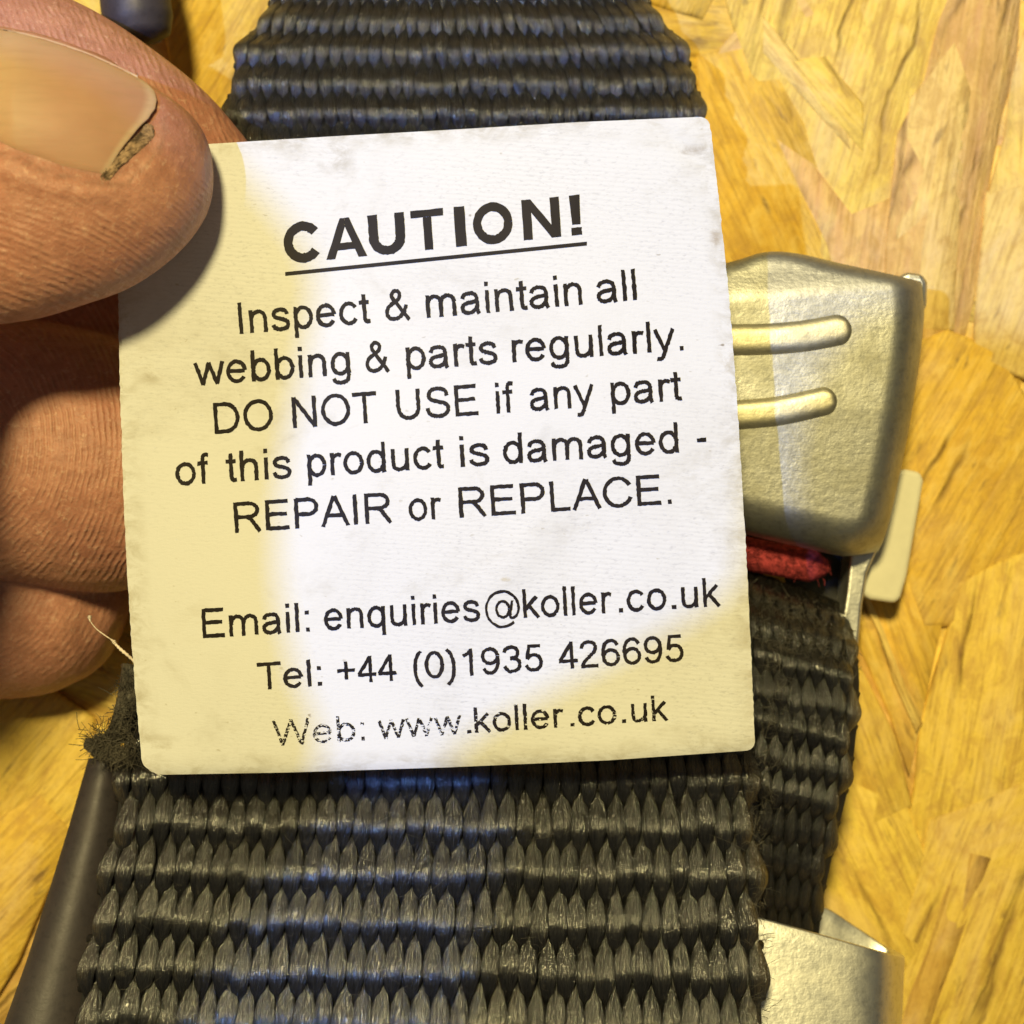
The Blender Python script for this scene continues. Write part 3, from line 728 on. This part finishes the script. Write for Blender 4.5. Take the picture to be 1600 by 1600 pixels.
text_line([('Email:', 317, 484), ('enquiries', 507, 750.6), ('@', 758, 814), ('koller', 818, 959), ('.', 967, 974), ('co', 980, 1042), ('.', 1050, 1057), ('uk', 1065.6, 1126.6)], (317, 997), (1126, 947), 45.5, M_INK)
text_line([('Tel:', 400.6, 503), ('+44', 525.6, 623), ('(0)', 646.6, 713), ('1935', 722.5, 849), ('426695', 871, 1069)], (420, 1077), (1069, 1033), 42, M_INK)
text_line([('Web:', 427, 570), ('www', 591, 722)], (427, 1166), (1040, 1125.5), 40, M_INKW, 80)
text_line([('.', 730, 737), ('koller', 742, 884), ('.', 891, 898), ('co', 904, 964), ('.', 972, 979), ('uk', 987.5, 1045)], (427, 1166), (1040, 1125.5), 40, mat_ink('thin_thermal_ink', 0.36))
# heavy heading, glyph by glyph
BW = 156
BOLD = {
 'C': [arc(362, 358, 275, 284, 36, 324, 40)], 'O': [full(392, 358, 300, 292)],
 'U': [[(145, 716), (145, 290)] + arc(361, 290, 216, 226, 180, 360) + [(577, 290), (577, 716)]],
 'T': [[(22, 650), (590, 650)], [(306, 0), (306, 655)]], 'I': [[(139, 0), (139, 716)]],
 'N': [[(145, 0), (145, 716)], [(178, 700), (546, 16)], [(577, 0), (577, 716)]],
 'A': [[(80, -4), (340, 716)], [(362, 716), (642, -4)], [(190, 210), (530, 210)]], '!': [[(150, 0), (150, 138)], [(150, 205), (150, 716)]],
}
V, F = [], []
POLY = {'A': [[(0, 0), (157, 0), (361, 560), (361, 716), (279, 716)], [(722, 0), (565, 0), (361, 560), (361, 716), (443, 716)], [(190, 150), (532, 150), (486, 275), (236, 275)]],
        'N': [[(70, 0), (212, 0), (212, 716), (70, 716)], [(512, 0), (654, 0), (654, 716), (512, 716)], [(70, 716), (216, 716), (654, 0), (508, 0)]],
        'T': [[(20, 588), (592, 588), (592, 716), (20, 716)], [(232, 0), (380, 0), (380, 588), (232, 588)]],
        'I': [[(65, 0), (213, 0), (213, 716), (65, 716)]],
        '!': [[(75, 0), (219, 0), (219, 135), (75, 135)], [(72, 716), (222, 716), (205, 190), (92, 190)]]}
hA, hB = (510, 406.0), (875, 369.8); sl = (hB[1] - hA[1]) / (hB[0] - hA[0]); ha = math.atan(sl)
for n_, (ch, x0, x1) in enumerate([('C', 446, 501), ('A', 510, 574), ('U', 578, 635), ('T', 645, 696), ('I', 712.6, 729.5), ('O', 741.5, 802.5), ('N', 818.5, 877), ('!', 893, 910)]):
    xs = [x for s in (POLY.get(ch) or BOLD[ch]) for x, _ in s]; lo, hi = min(xs), max(xs)
    ex = 0 if ch in POLY else BW / 2
    lo -= ex; hi += ex
    def f(X, Y):
        bx = x0 + (X - lo) * (x1 - x0) / (hi - lo); h = Y * 62.5 / 716
        return bx + h * math.sin(ha) * 0.7, hA[1] + (bx - hA[0]) * sl - h
    if ch in POLY:
        for k_, poly in enumerate(POLY[ch]):
            b0 = len(V); m_ = 0
            for p, q in zip(poly, poly[1:] + poly[:1]):
                for t_ in np.linspace(0, 1, 6)[:-1]:
                    x, y = f(p[0] + (q[0] - p[0]) * t_, p[1] + (q[1] - p[1]) * t_)
                    x += inkr.normal(0, 0.2); y += inkr.normal(0, 0.2); m_ += 1
                    V.append(P(x, y, float(zlab(x, y)) + 0.04 + 0.005 * k_))
            F.append(tuple(range(b0, b0 + m_)))
    else:
        place_strokes(BOLD[ch], f, {'C': 168, 'O': 164}.get(ch, BW), V, F, 0.04)
fix_up(mesh_obj('heading_text', V, F, M_INK, label, False))
V, F = [], []
place_strokes([[(445.6, 428), (917, 380.5)]], lambda x, y: (x, y), 6.0, V, F, 0.03)
V, F = [], []
q = resample([(445.6, 428), (917, 380.5)], 40)
for x, y in q:
    for d in (-3, 3): V.append(P(x, y + d, float(zlab(x, y + d)) + 0.035))
F = [(2 * i, 2 * i + 1, 2 * i + 3, 2 * i + 2) for i in range(39)]
fix_up(mesh_obj('heading_underline', V, F, M_INK, label, False))

# ------------------------------------------------------------------ hand
TH = [  # x, top y, bottom y, z centre, half height (photographed outline of the thumb; unseen knuckle raised to shade the lower fingers)
 (-900, 160, 880, 44, 16), (-620, 60, 850, 52, 15), (-360, 20, 820, 51, 14), (-210, 24, 690, 45, 12.5), (-90, 36, 528, 36.5, 9.4), (0, 48, 507, 32.0, 7.2), (60, 60, 497, 31.9, 7.0), (130, 82, 475, 31.6, 6.7),
 (190, 108, 454, 31.2, 6.2), (240, 136, 424, 30.7, 5.5), (280, 163, 390, 30.2, 4.7), (305, 186, 360, 29.7, 3.9), (320, 210, 335, 29.4, 3.0), (328, 237, 308, 29.2, 2.0), (331.5, 262, 280, 29.0, 0.7)]
TH = [(x, t_, b_, 25.3 + (z_ - 25.3) * 0.84, h_ * 0.82) for x, t_, b_, z_, h_ in TH]
_t = np.array(TH, float); TH = [tuple(q) for q in catmull(_t, 10)]
def thumb_at(x):
    t, b, zc, hh = interp(x, TH); return (t + b) / 2, (b - t) / 2, zc, hh
def thumb_pt(x, th_, grow=0.0):
    """th_: angle from straight up towards the top of the picture"""
    cy, a, zc, hh = thumb_at(x)
    c = P(x, cy, zc); k = wid(zc) / 1600
    s_, c_ = math.sin(th_), math.cos(th_)
    e = 0.9
    return np.array((c[0], c[1] + (a * k + grow) * math.copysign(abs(s_) ** e, s_), zc + (hh + grow) * math.copysign(abs(c_) ** e, c_)))
def finger(cent):
    """cent rows: x,y,z, radius px -> chain in mm"""
    c = catmull(cent, 8); out = []
    for x, y, z_, r in c:
        out.append((*P(x, y, z_), max(r, 1) * wid(z_) / 1600))
    return np.array(out)
def loft(ch, sides=28, zs=0.92):
    p = ch[:, :3]; T = np.gradient(p, axis=0); T /= np.linalg.norm(T, axis=1)[:, None]
    V = []
    for i in range(len(p)):
        u0 = np.cross(T[i], (0, 0, 1)); u0 /= np.linalg.norm(u0); v0 = np.cross(u0, T[i])
        for k in range(sides):
            a = 2 * math.pi * k / sides
            V.append(p[i] + ch[i, 3] * (math.cos(a) * u0 + zs * math.sin(a) * v0))
    F = grid_faces(sides, len(p), True) + [tuple(range(sides))[::-1], tuple(range((len(p) - 1) * sides, len(p) * sides))]
    return V, F
def build_hand():
    parts = []
    xs = np.r_[np.linspace(-900, 240, 60), np.linspace(246, 331.5, 26)]
    V = [thumb_pt(x, a) for x in xs for a in np.linspace(0, 2 * math.pi, 40, endpoint=False)]
    parts.append((V, grid_faces(40, len(xs), True) + [tuple(range(40))[::-1], tuple(range((len(xs) - 1) * 40, len(xs) * 40))]))
    idx = finger([(-1150, 330, 8, 240), (-750, 60, 12, 205), (-420, 10, 15, 195), (-200, 70, 15.5, 188), (-50, 130, 15.5, 184), (100, 192, 15.5, 177), (220, 242, 15.8, 146), (310, 292, 16, 112), (370, 332, 16, 78), (405, 355, 16, 38), (416, 362, 16, 6)])
    mid = finger([(-1150, 560, 4, 240), (-750, 600, 6, 215), (-420, 650, 9, 212), (-200, 680, 10.4, 210), (-50, 695, 11, 208), (80, 712, 11.2, 206), (190, 735, 11.4, 196), (270, 752, 11.8, 165), (325, 764, 12, 120), (360, 770, 12, 65), (375, 772, 12, 8)])
    rin = finger([(-1150, 780, 3, 220), (-750, 850, 2, 200), (-420, 900, 2.5, 186), (-200, 918, 3.5, 176), (-60, 925, 4.5, 168), (40, 935, 5.2, 158), (110, 945, 5.6, 138), (155, 955, 5.8, 108), (182, 962, 6, 66), (194, 966, 6, 10)])
    pin = finger([(-1150, 980, 2, 190), (-820, 1080, 3, 168), (-560, 1130, 4, 155), (-380, 1140, 5, 146), (-260, 1136, 6, 125), (-205, 1130, 6, 90), (-180, 1128, 6, 10)])
    web = finger([(-700, 400, 7, 170), (-350, 460, 8, 130), (-80, 478, 8, 95), (90, 486, 8, 80), (220, 492, 8, 60), (260, 494, 8, 8)])
    palm1 = finger([(-2100, 600, 6, 330), (-1700, 560, 8, 380), (-1300, 450, 8, 330), (-950, 300, 9, 240), (-780, 220, 10, 120)])
    palm2 = finger([(-1800, 720, 5, 340), (-1400, 760, 5, 330), (-1100, 800, 4, 260), (-950, 820, 4, 120)])
    for ch in (idx, mid, rin, pin, web, palm1, palm2): parts.append(loft(ch))
    V, F = [], []
    for v, f in parts:
        b = len(V); V += list(v); F += [tuple(i + b for i in q) for q in f]
    me = bpy.data.meshes.new('hand_blocks'); me.from_pydata([tuple(np.array(v) * MM) for v in V], [], F)
    o = bpy.data.objects.new('hand_blocks', me); COL.objects.link(o)
    fix_normals(o)
    m = o.modifiers.new('r', 'REMESH'); m.mode = 'VOXEL'; m.voxel_size = 0.36 * MM
    s_ = o.modifiers.new('s', 'SMOOTH'); s_.factor = 0.5; s_.iterations = 6
    dg = bpy.context.evaluated_depsgraph_get(); ev = o.evaluated_get(dg); me2 = bpy.data.meshes.new_from_object(ev)
    bpy.data.objects.remove(o)
    n = len(me2.vertices); co = np.empty(n * 3); me2.vertices.foreach_get('co', co); co = co.reshape(-1, 3) / MM
    nor = np.empty(n * 3); me2.vertices.foreach_get('normal', nor); nor = nor.reshape(-1, 3)
    k = wid(co[:, 2]) / 1600
    px, py = co[:, 0] / k + 800, 800 - co[:, 1] / k
    # which finger is nearest
    def dist(ch):
        d = np.full(n, 1e9)
        for a in ch[::3]: d = np.minimum(d, np.linalg.norm(co - a[:3], axis=1) - a[3])
        return d
    t_, b_, zc_, hh_ = [np.interp(px, [r[0] for r in TH], [r[c] for r in TH]) for c in (1, 2, 3, 4)]
    cy_, a_ = (t_ + b_) / 2, (b_ - t_) / 2
    ry = -(py - cy_) / a_; rz = (co[:, 2] - zc_) / hh_
    isth = (np.hypot(ry, rz) < 1.25) & (px < 345)
    D = np.stack([dist(idx), dist(mid), dist(rin), dist(pin)], 1); who = np.argmin(D, 1)
    ridge = np.zeros(n); amt = np.zeros(n); crease = np.zeros(n)
    mm = ~isth & (who == 1)
    ridge[mm] = np.hypot(px[mm] + 60, (py[mm] - 690) * 0.8) / 9.0 * 2 * math.pi; amt[mm] = 0.8
    mm = ~isth & (who >= 2)
    ridge[mm] = np.hypot(px[mm] + 60, py[mm] - 880) / 9.5 * 2 * math.pi; amt[mm] = 0.35
    mm = ~isth & (who == 0)
    ridge[mm] = (px[mm] * 0.9 - py[mm] * 0.35) / 9 * 2 * math.pi; amt[mm] = 0.5
    th_ = np.arctan2(ry, rz)
    ridge[isth] = (py[isth] * 0.75 - px[isth] * 0.62 + 60 * np.sin(px[isth] / 160)) / 9.0 * 2 * math.pi
    amt[isth] = np.clip((0.05 - th_[isth]) / 0.5, 0, 1) * 0.55
    # nail bed groove and folds around it
    hi = np.radians(80); lo = nail_lo(px)
    disp = np.zeros(n)
    inside = isth & (px > -70) & (px < nail_end(th_))
    e_lo = (th_ - lo) * 8.5            # mm from the lower side of the nail
    e_hi = (hi - th_) * 8.5
    e_tip = (nail_end(th_) - px) * 0.043
    e = np.minimum(np.minimum(e_lo, e_hi), e_tip)
    near = isth & (px > -90) & (px < 320)
    disp[near] += -0.24 * sm((e[near] + 0.15) / 0.7)
    disp[near] += 0.30 * np.exp(-((e[near] + 1.0) / 0.6) ** 2) * sm((e_tip[near] + 0.2) / 2.2) * sm((px[near] + 90) / 60)
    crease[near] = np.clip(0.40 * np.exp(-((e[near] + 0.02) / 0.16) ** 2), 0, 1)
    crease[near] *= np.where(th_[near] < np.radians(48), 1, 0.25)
    co = co + nor * disp[:, None]
    # a few deeper skin folds
    c0 = np.array(P(-500, 500, 15))
    ob = mesh_from(me2, co, c0)
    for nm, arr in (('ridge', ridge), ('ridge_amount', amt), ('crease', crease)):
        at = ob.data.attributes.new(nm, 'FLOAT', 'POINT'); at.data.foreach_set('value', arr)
    return ob
def nail_lo(px): return np.radians(np.interp(px, [-100, 0, 60, 130, 190, 230, 260], [14, 10, 4, -1, -3, 4, 12]))
def nail_end(th_): return np.interp(np.degrees(th_), [-12, -3, 8, 20, 32, 45, 60, 75, 85], [180, 196, 226, 249, 257, 257, 250, 230, 205])
def mesh_from(me, co, c0):
    me.vertices.foreach_set('co', ((co - c0) * MM).ravel()); me.update()
    me.polygons.foreach_set('use_smooth', [True] * len(me.polygons))
    me.materials.clear(); me.materials.append(M_SKIN)
    me.name = 'person'
    o = bpy.data.objects.new('person', me); COL.objects.link(o); o.location = tuple(c0 * MM)
    return o
person = build_hand()
tag(person, 'bare hand at left pinching the label between thumb and fingers, dirt under the thumbnail', 'person')
def build_nail():
    nx, nt = 60, 40
    V, UV = [], []
    for j in range(nt):
        f = j / (nt - 1)
        th_ = np.radians(-4 + (83 + 4) * f)
        xe = float(nail_end(np.array([th_]))[0]) 
        for i in range(nx):
            x = -80 + (xe + 1 + 80) * i / (nx - 1)
            lo = float(nail_lo(np.array([x]))[0])
            t2 = lo + (np.radians(83) - lo) * f
            g = -0.26 + 0.30 * min(1, min(f, 1 - f) * 7) ** 0.6
            g += 0.12 * max(0, (x - 200) / 60)
            V.append(thumb_pt(x, t2, g)); UV.append(((x + 80) / (xe + 81), f))
    o = mesh_obj('thumbnail', V, [f[::-1] for f in grid_faces(nx, nt)], M_NAIL, person, True, UV); fix_up(o); solidify(o, 0.22, -1, 0.08, 2)
    # grime and dead skin packed under the broken corner of the nail
    r = np.random.default_rng(3); V = []; na, nb_ = 46, 14
    for j in range(nb_):
        for i in range(na):
            d = -7 + 35 * i / (na - 1); w_ = (j / (nb_ - 1))
            th_ = math.radians(d + r.normal(0, 0.5))
            env = math.sin(math.pi * min(1, max(0.02, i / (na - 1)))) ** 0.6
            xe = float(nail_end(np.array([th_]))[0]) - 12 + w_ * (12 + 13 * env) + r.normal(0, 0.8)
            g = -0.22 + 0.10 * math.sin(math.pi * w_) * env + r.normal(0, 0.045) - 0.25 * (w_ > 0.93)
            V.append(thumb_pt(min(xe, 322), th_, g))
    d = mesh_obj('nail_dirt', V, grid_faces(na, nb_), M_DIRT, person); fix_up(d)
build_nail()

# ------------------------------------------------------------------ buckle at the right
def sdseg(x, y, a, b):
    ax, ay = a; bx, by = b; t = np.clip(((x - ax) * (bx - ax) + (y - ay) * (by - ay)) / ((bx - ax) ** 2 + (by - ay) ** 2), 0, 1)
    return np.hypot(x - ax - t * (bx - ax), y - ay - t * (by - ay))
def sdpoly(x, y, poly):
    d = np.full(x.shape, 1e9)
    for a, b in zip(poly[:-1], poly[1:]): d = np.minimum(d, sdseg(x, y, a, b))
    return d
def build_buckle():
    t = thing('metal_buckle', P(1250, 650, 0), 'dull zinc pressed buckle with two raised ribs and pale side tab, beside the label', 'buckle')
    T = catmull([(920, 470), (1060, 430), (1150, 407), (1195, 394), (1245, 396), (1320, 413), (1390, 428), (1440, 440)], 5)
    R = catmull([(1440, 440), (1444, 490), (1436, 570), (1420, 670), (1400, 770), (1384, 835), (1372, 862)], 5)
    B = catmull([(900, 760), (1050, 802), (1170, 836), (1260, 857), (1320, 869), (1372, 862)], 5)
    L = np.array([(920, 470), (905, 650), (900, 760)])
    nu, nv = 170, 150
    G = coons(T, R, B, L, nu, nv); X, Y = G[..., 0], G[..., 1]
    def roll(d, r, h):
        q = np.clip(1 - d / r, 0, 1); return h * (1 - np.sqrt(np.clip(1 - q * q, 0, 1)))
    dR, dB, dT = sdpoly(X, Y, R), sdpoly(X, Y, B), sdpoly(X, Y, T)
    Z = 14.0 - roll(dR, 50, 3.4) - roll(dB, 62, 4.2) - roll(dT, 20, 0.9) - 0.004 * np.clip(Y - 640, 0, 300) * 0.6
    Z -= 0.9 * sm((470 - Y) / 70 - (X - 1195) / 900)
    ribs = [(catmull([(900, 528), (1140, 531), (1240, 527), (1308, 516)], 6), 23), (catmull([(900, 668), (1150, 648), (1220, 641), (1287, 627)], 6), 21)]
    V = [P(x, y, z_) for x, y, z_ in zip(X.ravel(), Y.ravel(), Z.ravel())]
    o = mesh_obj('pressed_cover', V, [f[::-1] for f in grid_faces(nu, nv)], M_ZINC, t); solidify(o, 1.0, -1)
    for poly, wd in ribs:
        c = np.array([P(x, y, 14.0 - 0.9 * float(sm((470 - y) / 70 - (x - 1195) / 900))) for x, y in poly]); n_ = len(c)
        k2 = wid(14) / 1600; VV = []; T2 = np.gradient(c, axis=0); T2 /= np.linalg.norm(T2, axis=1)[:, None]
        end = c[-1] ; ext = [end + T2[-1] * wd * k2 * q for q in np.sin(np.linspace(0, math.pi / 2, 9))[1:]]
        cc = np.vstack([c, ext]); wv = np.r_[np.ones(n_), np.cos(np.linspace(0, math.pi / 2, 9))[1:]]
        TT = np.vstack([T2, np.repeat(T2[-1:], 8, 0)])
        for q, tt, ww in zip(cc, TT, wv):
            nr = np.array((-tt[1], tt[0], 0))
            for a_ in np.linspace(-1, 1, 13):
                h = 0.46 * (1 - abs(a_) ** 3.6) * (0.15 + 0.85 * min(1, ww * 1.3)) - 0.06
                VV.append(q + nr * a_ * wd * 1.12 * k2 * ww + np.array((0, 0, h)))
        fix_up(mesh_obj('raised_rib', VV, grid_faces(13, len(cc)), M_WORN, t))
    def slab(name, pts, z0, z1, mat, bv=0.3):
        V, F = prism(pts, z0, z1); o = mesh_obj(name, V, F, mat, t, False); fix_normals(o); bevel(o, bv, 3); return o
    slab('corner_lug', [(1404, 430), (1420, 424), (1444, 427), (1451, 440), (1450, 476), (1438, 500), (1410, 470)], 6.5, 10.2, M_ZINC2, 0.5)
    slab('side_tab', [(1398, 738), (1412, 732), (1440, 738), (1444, 752), (1418, 900), (1408, 934), (1400, 943), (1360, 937), (1340, 925), (1352, 880), (1390, 780)], 2.0, 5.2, M_CREAM, 0.6)
    slab('side_plate', [(1331, 850), (1372, 858), (1356, 895), (1348, 945), (1342, 1010), (1312, 990), (1322, 930)], 3.5, 7.6, M_ZINC2, 0.3)
    slab('dark_gap_fill', [(1040, 800), (1345, 850), (1322, 935), (1316, 972), (1180, 938), (1040, 915)], 0.3, 2.2, M_BLACK, 0.3)  # black block standing in for the shade in the buckle's gap
    slab('yellow_crossbar', [(1120, 880), (1228, 900), (1226, 936), (1120, 920)], 2.4, 4.0, M_BRASS, 0.4)
    V, F = tube([P(x, y, 6.4) for x, y in resample([(1040, 838), (1180, 868), (1292, 888)], 24)], [1.40 * (1 if i < 22 else 0.97 - 0.25 * (i - 21)) for i in range(24)], 18)
    mesh_obj('red_fabric_edge', V, F, M_RED, t)
    fibres('red_fuzz', t, [(x, y, 7.4, 9) for x, y in resample([(1160, 860), (1285, 884)], 30)], 500, 0.45, 12, 0.02, M_RED, 0.8)
    return t
build_buckle()

def build_slide():
    t = thing('metal_slide', P(1280, 1560, 0), 'shiny zinc strap slide in the lower right corner, holding the narrow loop', 'buckle')
    prof = [(1000, 1382, 13.5), (1120, 1415, 13.8), (1200, 1437, 14), (1290, 1462, 14), (1352, 1480, 13.8), (1376, 1487, 13.1), (1392, 1492, 11.6), (1400, 1494, 9.5), (1403, 1493, 7), (1396, 1487, 5.0),
            (1370, 1470, 4.2), (1330, 1444, 4.0), (1285, 1416, 4.0), (1200, 1385, 4.0), (1000, 1330, 4.0)]
    pr = catmull(prof, 5); n = len(pr); V = []
    m = 14
    for j in range(m):
        f = j / (m - 1)
        for x, y, z_ in pr:
            V.append(P(x - 14 * f, y + 330 * f, z_ + 3.2 * f))
    o = mesh_obj('channel', V, grid_faces(n, m), M_ZINC2, t); fix_normals(o); solidify(o, 1.1, 0, 0.15, 2)
build_slide()

# ------------------------------------------------------------------ dark fittings at the left
def build_bar():
    Lp = resample([(138, 1185), (108, 1290), (74, 1400), (42, 1500), (8, 1595), (-30, 1700)], 30)
    Rp = resample([(200, 1180), (190, 1290), (170, 1400), (150, 1500), (135, 1595), (125, 1700)], 30)
    V = []; K = 13
    for i in range(30):
        z0 = 15.2 + 6.0 * i / 29
        for k in range(K):
            f = k / (K - 1); e = min(f, 1 - f)
            drop = 1.2 * (2 * f - 1) ** 2 + 0.5 * max(0, 1 - e / 0.16) ** 2
            V.append(P(*(Lp[i] + (Rp[i] - Lp[i]) * f), z0 - drop - 1.2 * f))
    o = mesh_obj('dark_steel_bar', V, [f[::-1] for f in grid_faces(K, 30)], M_DARK); solidify(o, 2.2, -1, 0.4, 3)
    tag(o, 'dark grey painted steel bar in the lower left corner, along the strap edge', 'metal bar')
    V, F = tube(catmull([P(150, -260, 9), P(185, -120, 9), P(206, -40, 9), P(214, 20, 9), P(220, 50, 9), P(222, 70, 9)], 5), np.r_[np.full(17, 2.9), np.linspace(2.85, 2.4, 5), [1.9, 1.4, 0.9, 0.2]], 20)
    o = mesh_obj('dark_steel_hook', V, F, M_DARK)
    tag(o, 'dark grey steel rod end at the top left, behind the index finger', 'metal hook')
build_bar()

# ------------------------------------------------------------------ loose thread
pts = catmull([P(140, 962, 20.5), P(141, 970, 20.6), P(150, 982, 20.8), P(163, 992, 21), P(176, 1001, 21.4), P(181, 1007, 21.4), P(190, 1016, 21.6), P(202, 1026, 21.8), P(214, 1038, 22)], 8)
rad = np.interp(np.arange(len(pts)), [0, 4, 9, 30, 34, 40, 48, 64], [0.14, 0.16, 0.045, 0.05, 0.17, 0.10, 0.13, 0.10]) * (1 + 0.25 * np.sin(np.arange(len(pts)) * 1.9))
V, F = tube(pts, rad, 7)
tag(mesh_obj('loose_thread', V, F, M_THREAD), 'short pale knotted thread sticking out beside the lower left of the label', 'thread')

# ------------------------------------------------------------------ unseen blockers, added to shape the window light on the label
def toward_cool(px, py, z_, zo):
    q = np.array(P(px, py, z_)); L = np.array(COOL); f = (zo - q[2]) / (L[2] - q[2]); return q + (L - q) * f
ZP = 230.0
M_BLOCKER = mat_plain('blocker_dark', (0.05, 0.055, 0.07), 0.9, 900, 0.6, 0.1)
def build_blocker(e, label):
    """an added out-of-frame light blocker, cut to the wanted shadow; e: points of its shadow edge as they fall in the photograph"""
    q = np.array([toward_cool(x, y, z_, ZP)[:2] for x, y, z_ in e]); q = np.vstack([catmull(q[:-1], 5), q[-1:]])
    n = len(q); c = q.mean(axis=0); V = []; cd = (np.array(COOL) / (COOL[2] - 25.0))[:2]
    lv = [(0.90, 0), (0.975, 3), (1, 9), (1, 15), (0.97, 22), (0.88, 27), (0.7, 30)]
    for f, h in lv: V += [(*(c + (p - c) * f + cd * h), ZP + h) for p in q]
    F = grid_faces(n, len(lv), True) + [tuple(range(n))[::-1], tuple(range((len(lv) - 1) * n, len(lv) * n))]
    o = mesh_obj('shadow_blocker', V, F, M_BLOCKER)
    tag(o, label, 'light blocker')
build_blocker([(-330, 60, 32), (0, 92, 31), (130, 122, 31), (245, 172, 30), (330, 245, 28), (430, 330, 25), (492, 430, 25), (480, 560, 25), (450, 720, 25), (440, 900, 25), (478, 1090, 25), (500, 1205, 25), (400, 1420, 20), (260, 1680, 22), (-330, 1760, 20)],
    'added dark light blocker, above the hand outside the picture')
build_blocker([(700, 1700, 22), (740, 1450, 21), (790, 1270, 19), (700, 1180, 25), (900, 1060, 25), (1090, 960, 25), (1200, 860, 22), (1260, 640, 14), (1330, 510, 13), (1480, 515, 2), (1700, 560, 0), (1800, 1700, 0)],
    'second added dark light blocker, over the buckle outside the picture')
